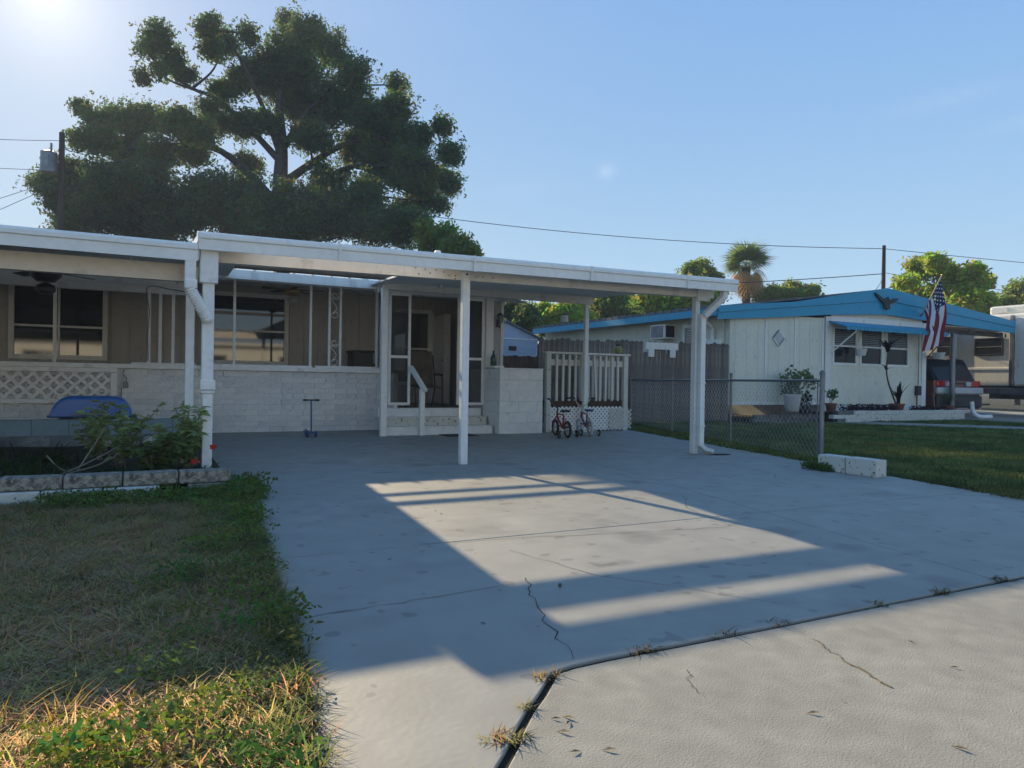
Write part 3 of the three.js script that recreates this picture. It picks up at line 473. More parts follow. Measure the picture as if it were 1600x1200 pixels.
const NWALK = [[11.6, -5.95], [12.9, -5.35], [13.5, -4.4], [15.7, -1.9], [22, 5], [24, 5], [17.2, -2.4], [15.4, -4.6], [14.6, -5.3]];
const NDRIVE = [[19.5, -20], [30, -20], [30, 5.9], [24.6, 5.9], [19.5, .2]];
// ---------------------------------------------------------------- flower bed and grill at the left
{
  const r = rng(41);
  const b = thing('bed_border', 'two courses of weathered white and grey blocks edging the flower bed', 'garden edging', [-4, 0, 1.45]);
  for (let i = 0; i < 9; i++) { const x1 = -2.74 - i * .412; bx(b, 'block', x1 - .405, x1, .105, .205, 1.22 + r() * .02, 1.42 + r() * .012, M.worn, { r: .012, rot: [0, (r() - .5) * .02, (r() - .5) * .03] }); const x2 = -2.78 - i * .412 - (i ? .1 : 0); bx(b, 'block', x2 - (i ? .405 : .3), x2, -.01, .1, 1.24 + r() * .02, 1.46 + r() * .012, i === 0 ? M.worn : M.oldwhite, { r: .012, rot: [0, (r() - .5) * .02, 0] }); }
  const sg = new THREE.PlaneGeometry(9.3, 4.1, 60, 30); sg.rotateX(-Math.PI / 2); { const p = sg.attributes.position, u = sg.attributes.uv; for (let i = 0; i < p.count; i++) { const x = p.getX(i), z = p.getZ(i); p.setY(i, .05 * n1(x / 9 + .5, z / 9 + .5, 12, 4) + .05); u.setXY(i, x, z); } sg.computeVertexNormals(); }
  struct('flower_bed_soil', sg, M.soil, [-7.36, 0, -.82]);
  // white stones along the low wall
  for (let k = 0; k < 34; k++) { const right = k < 20, x = right ? -3.9 + r() * 1.1 : -5.9 + r() * .9, s = .03 + r() * .045, g = new THREE.IcosahedronGeometry(s, 1), p = g.attributes.position; for (let i = 0; i < p.count; i++) { const f = 1 + .35 * (n2(p.getX(i) * 3 + .5 + k * .13, p.getZ(i) * 3 + p.getY(i) * 2 + .5, 4, 2) - .5); p.setXYZ(i, p.getX(i) * f * 1.2, p.getY(i) * f * .7, p.getZ(i) * f); } single('garden_stone', right ? 'pale rounded stone under the leafy shrubs by low blue wall' : 'pale rounded stone heaped at the low blue wall beside dry weeds', 'stone', g, M.oldwhite, [x, .1 + r() * .05, -2.75 + r() * .25], [r(), r() * 6, 0], right ? 'stones under the shrubs' : 'stones heaped by the wall'); }
  // dead canes
  const dc = thing('dead_canes', 'bare grey dead canes sprawling across the soil of the bed', 'canes', [-3.95, .1, .1]);
  for (const p of [[[-4.05, .12, .55], [-3.85, .2, .35], [-3.6, .33, .1], [-3.42, .48, -.3]], [[-4.1, .1, .5], [-3.8, .17, .45], [-3.55, .3, .25], [-3.35, .4, 0]], [[-3.95, .12, .4], [-3.82, .35, .2], [-3.74, .5, .1]], [[-4.2, .25, .2], [-4.05, .15, .5], [-3.9, .11, .6]]]) part(dc, 'cane', limbG(p, .009, .004, 5), M.twig);
  // leafy shrubs
  function shrub(label, x, z, h, n, spread, seed, lm, fl) {
    const t = thing('hibiscus_shrub', label, 'shrub', [x, .08, z]); const q = rng(seed), stems = [], leaves = [], lp = [];
    for (let k = 0; k < n; k++) {
      const a = q() * 6.28, d = spread * (.3 + .7 * q()), H = h * (.55 + .5 * q()), P = [[x + (q() - .5) * .08, .07, z + (q() - .5) * .08], [x + Math.cos(a) * d * .35, .08 + H * .45, z + Math.sin(a) * d * .35], [x + Math.cos(a) * d, .08 + H, z + Math.sin(a) * d]];
      stems.push(limbG(P, .007, .003, 5)); const c = new THREE.CatmullRomCurve3(P.map(p => V(...p)));
      for (let m = 0; m < 38; m++) { const u = .12 + .88 * Math.pow(q(), .6), p = c.getPoint(u), L = .055 + .06 * q(), an = q() * 6.28; lp.push([p, Q(-.5 + q() * 1.0, an, (q() - .5) * .8), L]); }
    }
    const lg = []; const base = new THREE.BufferGeometry(); base.setAttribute('position', new THREE.Float32BufferAttribute([0, 0, 0, .3, .1, .28, .62, .1, .24, 1, -.08, 0, .62, .1, -.24, .3, .1, -.28, .5, .02, 0], 3)); base.setIndex([0, 1, 6, 1, 2, 6, 2, 3, 6, 3, 4, 6, 4, 5, 6, 5, 0, 6]); base.computeVertexNormals();
    for (const [p, qq, L] of lp) { const g = base.clone(); g.scale(L, L, L); g.applyQuaternion(qq); g.translate(p.x, p.y, p.z); lg.push(g); }
    part(t, 'stems', mergeGeometries(stems), M.twig); part(t, 'foliage', mergeGeometries(lg), lm);
    for (const [fx, fy, fz] of fl || []) { const ps = []; for (let k = 0; k < 5; k++) { const g = base.clone(); g.scale(.045, .045, .065); g.applyQuaternion(Q(0, 0, .6)); g.rotateY(k * 1.2566); g.rotateX(.9); ps.push(g.translate(fx, fy, fz)); } part(t, 'flower', mergeGeometries(ps), M.petal); }
    return t;
  }
  shrub('leafy hibiscus shrub with red flowers beside the downspout', -3.02, .25, .64, 16, .42, 51, M.shrubleaf, [[-2.83, .33, .72], [-3.0, .22, .92]]);
  shrub('tall sparse leafy shrub between dead canes and the hibiscus', -3.6, -.1, .72, 10, .4, 52, M.shrubleaf);
  shrub('low bushy leafy shrub in front of the white stones', -3.35, .6, .42, 12, .36, 53, M.weed);
  shrub('small leafy shrub beside the dead canes in the bed', -3.85, -1.0, .62, 8, .3, 54, M.shrubleaf);
  const tuft = bladeTuft(14, .24, .01, .14, rng(8), 1.1), it = [];
  for (let k = 0; k < 150; k++) { const x = -5.8 + r() * 1.75, z = -1.2 + r() * 2.2; it.push([V(x, .05, z), Q(0, r() * 6.28, 0), V(1, .6 + .8 * r(), 1), lin(.6 + .5 * r(), .6 + .5 * r(), .5 + .4 * r())]); }
  for (let k = 0; k < 90; k++) it.push([V(-4 + r() * 1.25, .05, -.3 + r() * 1.4), Q(0, r() * 6.28, 0), V(.8, .3 + .4 * r(), .8), lin(.5, .7, .5)]);
  stuff(scene, 'bed_weeds', tuft, M.weed, it, { label: 'rough green weeds growing in the flower bed soil', category: 'weeds' });
  const cl = leafQuads(60, .085, .026, .012, rng(4), .55), wi = [];
  for (let k = 0; k < 240; k++) { const t = r(); let x, z; if (t < .45) { x = -4.1 + r() * 1.55; z = 1.5 + Math.abs(r() - r()) * .5; } else if (t < .6) { x = -2.72 + r() * .22; z = 1.0 + r() * .9; } else { z = 1.8 + r() * 5; x = LEFTX(z) - .02 - Math.pow(r(), 2.2) * .5 + (r() > .85 && z < 4.6 ? .12 : 0); } wi.push([V(x, .03 + .05 * r(), z), Q(0, r() * 6.28, 0), V(1, .5 + .8 * r(), 1).multiplyScalar(.7 + .6 * r()), lin(.6 + .6 * r(), .7 + .5 * r(), .6 + .5 * r())]); }
  for (let k = 0; k < 36; k++) { const z = 5.75 + r() * 1.1, x = -3.12 - (z - 5.75) * .42 - r() * .45; wi.push([V(x, .05 + .1 * r() * r(), z), Q(0, r() * 6.28, 0), V(1, .8, 1).multiplyScalar(.7 + .4 * r()), lin(1.4 + .9 * r(), 1.1 + .5 * r(), .5 + .5 * r())]); }
  stuff(scene, 'creeping_weeds', cl, M.weed, wi, { label: 'low creeping leafy weeds spilling over the driveway edge', category: 'weeds' });
}
{ // grill with the blue lid behind the low wall
  const g = thing('barrel_grill', 'barrel grill with a domed blue lid behind the low blue wall', 'grill', [-4.05, 0, -3.7]);
  const lid = []; const P = [[-.5, 0], [-.5, .05], [-.46, .14], [-.36, .25], [-.26, .30], [.26, .30], [.36, .25], [.46, .14], [.5, .05], [.5, 0]]; const s = new THREE.Shape(); s.moveTo(-.5, 0); s.bezierCurveTo(-.5, .12, -.42, .30, -.24, .30); s.lineTo(.24, .30); s.bezierCurveTo(.42, .30, .5, .12, .5, 0); s.lineTo(-.5, 0);
  const lg = new THREE.ExtrudeGeometry(s, { depth: .34, bevelEnabled: true, bevelSize: .05, bevelThickness: .07, bevelSegments: 5, bevelOffset: -.05, curveSegments: 14 }); part(g, 'lid', lg, M.grillblue, [-4.05, .40, -3.9]);
  bx(g, 'handle', -4.28, -3.82, .44, .47, -3.46, -3.43, M.galv, { r: .008 }); for (const s2 of [-1, 1]) bx(g, 'handle_mount', -4.05 + s2 * .2 - .012, -4.05 + s2 * .2 + .012, .445, .465, -3.52, -3.46, M.galv); for (const s2 of [-1, 1]) part(g, 'lug', rbox(.05, .03, .1, .008), M.black, [-4.05 + s2 * .52, .415, -3.73]);
  bx(g, 'bowl', -4.5, -3.6, .16, .385, -3.92, -3.54, M.black, { r: .05 }); for (const [x, z] of [[-4.45, -3.88], [-3.65, -3.88], [-4.45, -3.58], [-3.65, -3.58]]) bx(g, 'leg', x - .015, x + .015, 0, .2, z - .015, z + .015, M.galv);
}
{ // lawn blades, left: dry straw with green along the edge
  const r = rng(77), kinds = [[bladeTuft(10, .075, .0038, .08, rng(1), 1.3), M.straw], [bladeTuft(10, .07, .0038, .09, rng(2), 1.6), M.straw2], [bladeTuft(9, .085, .005, .06, rng(3), 1.1), M.grassgreen], [bladeTuft(9, .09, .0045, .05, rng(6), 1.2), M.grassyellow]], its = [[], [], [], []];
  for (let k = 0; k < 46000; k++) {
    const z = 1.5 + r() * 6.2, x = -2.66 - r() * (4.2 - z * .12); if (!inPoly(x, z, lawnL)) continue;
    const edge = LEFTX(z) - x, gn = n1(x / 12 + .5, z / 12 + .5, 14, 3), green = Math.exp(-edge / .30) + (gn > .6 ? .28 : 0) + (z < 1.9 ? .35 : 0) + (z > 5.2 ? .05 : 0), t = r();
    const i = t < green * .45 ? 2 : t < green * .45 + .10 + (gn < .42 ? .08 : 0) ? 3 : t < .62 ? 0 : 1;
    if (i === 3 && r() > .45) continue;
    const s = .65 + .6 * r(); its[i].push([V(x, -.014, z), Q(0, r() * 6.28, 0), V(s, s * (.7 + .6 * r()), s), lin(.7 + .6 * r(), .7 + .55 * r(), .6 + .7 * r())]);
  }
  const names = ['dry_grass', 'withered_grass', 'green_grass', 'yellow_grass'], labs = ['short dry straw coloured grass of the front lawn', 'withered brown grass flattened across the front lawn', 'green grass along the driveway edge of the front lawn', 'taller yellow green grass tufts in the front lawn'];
  kinds.forEach(([g, m], i) => stuff(scene, names[i], g, m, its[i], { label: labs[i], category: 'grass' }));
  const g2 = bladeTuft(14, .05, .005, .13, rng(12), .9), g3 = bladeTuft(12, .085, .005, .12, rng(13), .9), a = [], b = [];
  for (let k = 0; k < 110000; k++) { const z = -7.5 + r() * 13.3, x = 3.3 + Math.pow(r(), 1.25) * 22; if (x < EDGE(z) - .02 || (z < -3.7 && x < 5.7) || inPoly(x, z, NWALK) || inPoly(x, z, NDRIVE) || (z < -5.4 && x > 10.3)) continue; const gn = n2(x / 20 + .5, z / 20 + .5, 20, 3), gb = .45 + 1.5 * n3(x / 9 + .5, z / 9 + .5, 16, 3) * (.6 + .8 * r()); (r() < .7 ? a : b).push([V(x, -.016, z), Q(0, r() * 6.28, 0), V(1, .6 + .8 * r(), 1).multiplyScalar(.7 + .7 * r()), lin((.6 + .8 * gn) * gb, .95 * gb, .8 * gb)]); }
  stuff(scene, 'lawn_grass', g2, M.grasslawn, a, { label: 'short green grass of the lawn beside the driveway', category: 'grass' });
  stuff(scene, 'lawn_tufts', g3, M.grassgreen, b, { label: 'taller lighter grass tufts in the lawn beside the driveway', category: 'grass' });
}

// ---------------------------------------------------------------- deck, fences, yard
{
  const d = thing('wood_deck', 'small raised deck with white railing and lattice skirt', 'deck', [4.65, 0, -5.2]);
  for (let k = 0; k < 12; k++) bx(d, 'deck_board', 3.68, 5.64, .60, .635, -4.50 - k * .145, -4.36 - k * .145, M.redwood, { off: k * .3 });
  bx(d, 'rim_joist', 3.68, 5.64, .49, .598, -4.40, -4.36, M.redwood); bx(d, 'rim_joist', 5.60, 5.64, .49, .598, -6.1, -4.405, M.redwood); bx(d, 'rim_joist', 3.68, 3.72, .49, .598, -6.1, -4.405, M.redwood);
  for (const [x, z] of [[3.73, -4.34], [5.6, -4.34], [5.6, -6.06]]) bx(d, 'post', x - .05, x + .05, 0, 1.56, z - .045, z + .045, x < 4 ? M.oldwhite : M.rail);
  bx(d, 'top_rail', 3.64, 5.70, 1.562, 1.60, -4.41, -4.27, M.rail, { r: .006 }); bx(d, 'rail_board', 3.78, 5.55, 1.33, 1.45, -4.40, -4.36, M.rail); bx(d, 'top_rail', 5.53, 5.67, 1.562, 1.60, -6.1, -4.415, M.rail);
  const r = rng(14); for (let k = 0; k < 11; k++) { const x = 3.93 + k * .148; bar(d, 'baluster', [x + (k === 6 ? .0 : 0), 1.55, -4.335], [x + (k === 6 ? .06 : (r() - .5) * .02), .62, -4.335], .042, .042, M.rail); }
  for (let k = 0; k < 9; k++) bar(d, 'baluster', [5.60, 1.55, -4.6 - k * .16], [5.60, .64, -4.6 - k * .16], .04, .04, M.rail);
  lattice(d, 3.70, 5.68, .02, .50, -4.33, .094, .036, M.white); lattice(d, 5.2, 5.75, .03, .46, -4.30, .094, .034, M.oldwhite);
  const sb = thing('rail_ornament', 'round yellow green watering ball standing on deck railing', 'ornament', [5.45, 1.6, -4.34]); part(sb, 'bowl', new THREE.SphereGeometry(.09, 16, 12), mat('orn', lin(.5, .5, .16), { roughness: .5, map: toneMottle }), [5.42, 1.69, -4.34]); part(sb, 'cap', new THREE.CylinderGeometry(.04, .05, .04, 12), M.dark, [5.42, 1.785, -4.34]);
  const hl = thing('hanging_lantern', 'white and rust hanging bird feeder below the carport beam', 'bird feeder', [4.8, 2.3, -5.2]); tube(hl, 'hanger', [[4.62, 2.75, -5.2], [4.62, 2.48, -5.2]], .004, M.wire, 5); part(hl, 'jar', new THREE.CylinderGeometry(.075, .08, .14, 14), M.potwhite, [4.62, 2.36, -5.2]); part(hl, 'cap', new THREE.ConeGeometry(.09, .07, 14), M.terracotta, [4.62, 2.465, -5.2]);
}
{
  const f = thing('wood_fence', 'weathered grey dog ear picket fence with missing board tops', 'fence', [7.5, 0, -6.2]), r = rng(61), pg = (w, h) => extr([[-w / 2, 0], [w / 2, 0], [w / 2, h - .035], [w / 2 - .035, h], [-w / 2 + .035, h], [-w / 2, h - .035]], .018);
  const cache = {}; for (let k = 0; k < 41; k++) { const x = 4.62 + k * .14, miss = k === 21 || k === 26; const h = miss ? 1.72 : 1.9 + Math.round(r() * 3) * .018 + .0022 * k; const key = h.toFixed(3); cache[key] = cache[key] || pg(.136, h); part(f, 'picket', cache[key], [M.fence0, M.fence1, M.fence2][Math.floor(r() * 3)], [x, .05, -6.2 + r() * .006], [0, 0, (r() - .5) * .008]); }
  for (const y of [.4, 1.55]) bx(f, 'rail', 4.55, 10.3, y, y + .09, -6.245, -6.205, M.fence1); for (let k = 0; k < 4; k++) bx(f, 'post', 4.6 + k * 1.88, 4.69 + k * 1.88, 0, 1.85, -6.34, -6.25, M.fence1);
  const s = thing('fence_hook_board', 'beige board with two hanging ends hooked over the grey fence', 'board', [8.0, 1.8, -6.16]); bx(s, 'board', 7.55, 8.55, 1.84, 2.01, -6.17, -6.14, M.tan); bx(s, 'hanging_end', 7.62, 7.8, 1.65, 1.838, -6.17, -6.14, M.tan); bx(s, 'hanging_end', 8.3, 8.47, 1.65, 1.838, -6.17, -6.14, M.tan);
  const bf = thing('brown_fence', 'low dark brown board fence behind the block wall', 'fence', [5.2, 0, -9.4]); for (let k = 0; k < 22; k++) bx(bf, 'board', 3.6 + k * .14, 3.735 + k * .14, 0.05, 1.68 + (k % 3) * .012, -9.42, -9.4, M.redwood, { off: k * .2 }); for (const y of [.5, 1.3]) bx(bf, 'rail', 3.6, 6.7, y, y + .08, -9.46, -9.421, M.brown);
  const tw = new THREE.PlaneGeometry(.34, .5, 12, 8), p = tw.attributes.position; for (let i = 0; i < p.count; i++) p.setZ(i, .02 * Math.sin(p.getX(i) * 40)); tw.computeVertexNormals(); single('towel', 'pale blue striped towel hanging over the brown fence', 'towel', tw, mat('towel', lin(.45, .5, .6), { roughness: 1, side: 2 }), [5.05, 1.5, -9.36]);
}
{ // chain-link fence
  const f = thing('chain_link_fence', 'galvanised chain link fence between driveway and neighbouring lawn', 'fence', [5.8, 0, -2.4]); const A = V(4.60, 0, 1.42), B = V(7.1, 0, -6.12), L = A.distanceTo(B), H = 1.09, dir = B.clone().sub(A).normalize(), at = (s, y) => A.clone().addScaledVector(dir, s).setY(y);
  for (const s of [0, 2.65, 5.3, L]) { const p = at(s, 0), R = s === 0 ? .034 : .024; part(f, 'post', new THREE.CylinderGeometry(R, R, 1.17, 12), M.galv, [p.x, .585, p.z], s ? null : [.02, 0, .014]); part(f, 'post_cap', new THREE.SphereGeometry(R * 1.15, 12, 8), M.galv, [p.x, 1.175, p.z]); }
  const a = at(.03, 1.075), b = at(L, 1.075); tube(f, 'top_rail', [[a.x, a.y, a.z], [b.x, b.y, b.z]], .019, M.galv, 10);
  tube(f, 'tension_bar', [at(.1, .05).toArray(), at(.1, 1.08).toArray()], .008, M.galv, 6);
  const g = [], pitch = .11, n = Math.ceil(L / pitch), wire = (P) => { const c = new THREE.CurvePath(); for (let i = 0; i + 1 < P.length; i++) c.add(new THREE.LineCurve3(P[i], P[i + 1])); return new THREE.TubeGeometry(c, P.length - 1, .0030, 3); };
  const off = V(-dir.z, 0, dir.x).multiplyScalar(.022);
  for (let k = 0; k < n; k++) { const P = []; let y = .04, i = 0; while (y < H + .02) { P.push(at(.1 + (k + (i % 2 ? .52 : -.02)) * pitch, y).add(off)); y += .055; i++; } g.push(wire(P)); const P2 = []; y = .04; i = 0; while (y < H + .02) { P2.push(at(.1 + (k + (i % 2 ? .48 : 1.02)) * pitch, y).addScaledVector(off, 1.12)); y += .055; i++; } g.push(wire(P2)); }
  const wm = part(f, 'wire_mesh', mergeGeometries(g), M.metal); wm.userData.kind = 'stuff';
  // white blocks at the corner
  const blk = (z0, z1, y1, lab) => { const t = thing('curb_block', lab, 'concrete block', [3.9, 0, (z0 + z1) / 2], 'white blocks at the driveway edge'); bx(t, 'block', 3.80, 3.99, -.004, y1, z0, z1, M.oldwhite, { r: .012 }); return t; };
  blk(2.03, 2.40, .185, 'white painted block next to the chain link post'); blk(2.412, 2.80, .19, 'chipped white block with bare end at the lawn corner');
  const cw = leafQuads(20, .07, .04, .025, rng(15), .7), wi = [], r = rng(16); for (let k = 0; k < 40; k++) wi.push([V(3.72 + r() * .1, .03 + r() * .05, 1.85 + r() * .4), Q(0, r() * 6, 0), V(.8, .7, .8), lin(.6, .8, .6)]); for (let k = 0; k < 110; k++) { const z = -4 + r() * 6; wi.push([V(EDGE(z) + (r() - .35) * .22, .01 + r() * .03, z), Q(0, r() * 6, 0), V(.7, .4, .7), lin(.9, .9, .6)]); }
  stuff(scene, 'edge_weeds', cw, M.weed, wi, { label: 'small weeds along the driveway edge by the white blocks', category: 'weeds' });
}
function bicycle(label, x, z, turn, o) {
  const b = thing('kids_bicycle', label, 'bicycle'); const R = .155, wb = .58, T = (n, p, r, m, par = b) => tube(par, n, p, r, m, 8);
  const wheel = (px, tm, rm, rr = R, th = .024) => { const t = part(b, 'wheel', new THREE.TorusGeometry(rr - th, th, 10, 28), tm, [px, rr, 0]); part(t, 'rim', new THREE.TorusGeometry(rr - th * 2.1, .008, 8, 28), rm, [px, rr, 0]); part(t, 'hub', new THREE.CylinderGeometry(.018, .018, .09, 10), M.metal, [px, rr, 0], [Math.PI / 2, 0, 0]); for (let k = 0; k < 10; k++) { const a = k * .628; tube(t, 'spoke', [[px + Math.cos(a) * .014, rr + Math.sin(a) * .014, 0], [px + Math.cos(a) * (rr - th * 2), rr + Math.sin(a) * (rr - th * 2), 0]], .0022, o.spoke || M.metal, 4); } };
  wheel(0, o.tyre, o.rim); wheel(wb, o.ftyre || o.tyre, o.rim);
  const bb = [.22, .17, 0], seat = [.16, .40, 0], head = [.46, .42, 0], head2 = [.475, .34, 0];
  T('frame_tube', [bb, seat], .017, o.frame); T('frame_tube', [bb, head2], .02, o.frame); T('frame_tube', [seat, head], .016, o.frame2 || o.frame); T('frame_tube', [head2, head], .022, o.frame);
  for (const s of [-1, 1]) { T('stay', [[0, R, s * .04], [bb[0], bb[1], s * .03]], .009, o.frame); T('stay', [[0, R, s * .04], [seat[0], seat[1] - .06, s * .02]], .008, o.frame); T('fork', [[.475, .35, s * .035], [wb, R, s * .042]], .011, o.fork || o.frame); }
  T('seat_post', [seat, [.145, .46, 0]], .011, M.metal);
  const ss = extr([[-.12, -.055], [-.10, -.07], [-.02, -.05], [.09, -.02], [.11, 0], [.09, .02], [-.02, .05], [-.10, .07], [-.12, .055]], .025, .008); ss.rotateX(-Math.PI / 2); part(b, 'saddle', ss, o.saddle, [.14, .465, 0]);
  T('stem', [head, [.445, .53, 0]], .012, o.bar); T('handlebar', [[.36, .70, -.21], [.40, .69, -.17], [.445, .57, -.08], [.445, .54, 0], [.445, .57, .08], [.40, .69, .17], [.36, .70, .21]], .011, o.bar); for (const s of [-1, 1]) T('grip', [[.40, .692, s * .165], [.35, .70, s * .225]], .016, o.grip || M.rubber);
  part(b, 'crank', new THREE.CylinderGeometry(.06, .06, .008, 18), o.fork || M.metal, [bb[0], bb[1], .035], [Math.PI / 2, 0, 0]); for (const s of [-1, 1]) { T('crank_arm', [[bb[0], bb[1], s * .05], [bb[0] + s * .07, bb[1] - s * .05, s * .06]], .008, M.metal); part(b, 'pedal', rbox(.07, .02, .06, .005), M.rubber, [bb[0] + s * .07, bb[1] - s * .05, s * .1]); }
  part(b, 'chain_guard', rbox(.24, .07, .012, .02), o.guard || o.frame, [.11, .17, .05]);
  if (o.training) for (const s of [-1, 1]) { T('training_arm', [[0, R, s * .05], [-.01, .1, s * .11], [-.01, .065, s * .16]], .007, M.metal); const w = part(b, 'training_wheel', new THREE.TorusGeometry(.047, .018, 8, 18), M.rubber, [-.01, .065, s * .175]); part(w, 'disc', new THREE.CylinderGeometry(.036, .036, .02, 16), o.disc || M.white, [-.01, .065, s * .175], [Math.PI / 2, 0, 0]); }
  b.position.set(x, 0, z); b.rotation.set(o.lean || 0, turn, 0, 'YXZ'); return b;
}
bicycle('red childs bicycle with black tyres and black high handlebar', 3.34, -2.92, 1.42, { tyre: M.rubber, rim: mat('rimY', lin(.45, .32, .08), { roughness: .4 }), frame: mat('bikered', lin(.28, .015, .015), { roughness: .3 }), bar: M.black, saddle: M.dark, lean: -.05, training: 1, disc: M.dark, guard: M.redwood });
bicycle('purple red childs bicycle with white tyres and training wheels', 3.98, -3.18, 1.35, { tyre: mat('tyreW', lin(.5, .5, .52), { roughness: .8 }), rim: M.black, frame: mat('bikepurple', lin(.16, .02, .05), { roughness: .3 }), frame2: mat('bikeblue', lin(.04, .035, .12), { roughness: .3 }), bar: mat('barW', lin(.5, .47, .38), { roughness: .4 }), fork: M.whiteB, saddle: mat('saddleB', lin(.02, .03, .13), { roughness: .5 }), training: 1, spoke: M.white });
{
  const s = thing('kick_scooter', 'small teal kick scooter with T handle standing by the white wall', 'scooter', [-.88, 0, -4.4]); const m = mat('scooter', lin(.02, .09, .16), { roughness: .4 }), x = -.88;
  part(s, 'deck', rbox(.11, .025, .42, .01), m, [x, .075, -4.55]); tube(s, 'steering_tube', [[x, .08, -4.33], [x, .62, -4.37]], .014, m); tube(s, 'handlebar', [[x - .13, .625, -4.37], [x + .13, .625, -4.37]], .012, M.dark); for (const k of [-1, 1]) tube(s, 'grip', [[x + k * .07, .625, -4.37], [x + k * .135, .625, -4.37]], .017, M.rubber);
  for (const [dx, dz] of [[-.07, -4.31], [.07, -4.31], [0, -4.78]]) part(s, 'wheel', new THREE.TorusGeometry(.038, .016, 8, 18), mat('scw' + dx, lin(.05, .05, .25), { roughness: .6 }), [x + dx, .054, dz], [0, Math.PI / 2, 0]); part(s, 'axle', rbox(.14, .03, .04, .008), m, [x, .07, -4.31]);
  single('door_mat', 'dark brown door mat at the foot of the steps', 'door mat', rbox(.62, .014, .42, .005), mat('mat', lin(.03, .022, .02), { roughness: 1, bump: bumpApron, bs: .01 }), [1.68, .0075, -3.98]);
  const db = new THREE.SphereGeometry(.2, 20, 6); db.scale(1, .03, .55); single('dirt_patch', 'patch of brown dirt washed out at the downspout foot', 'dirt', db, M.soil, [3.93, 0, .25]);
}
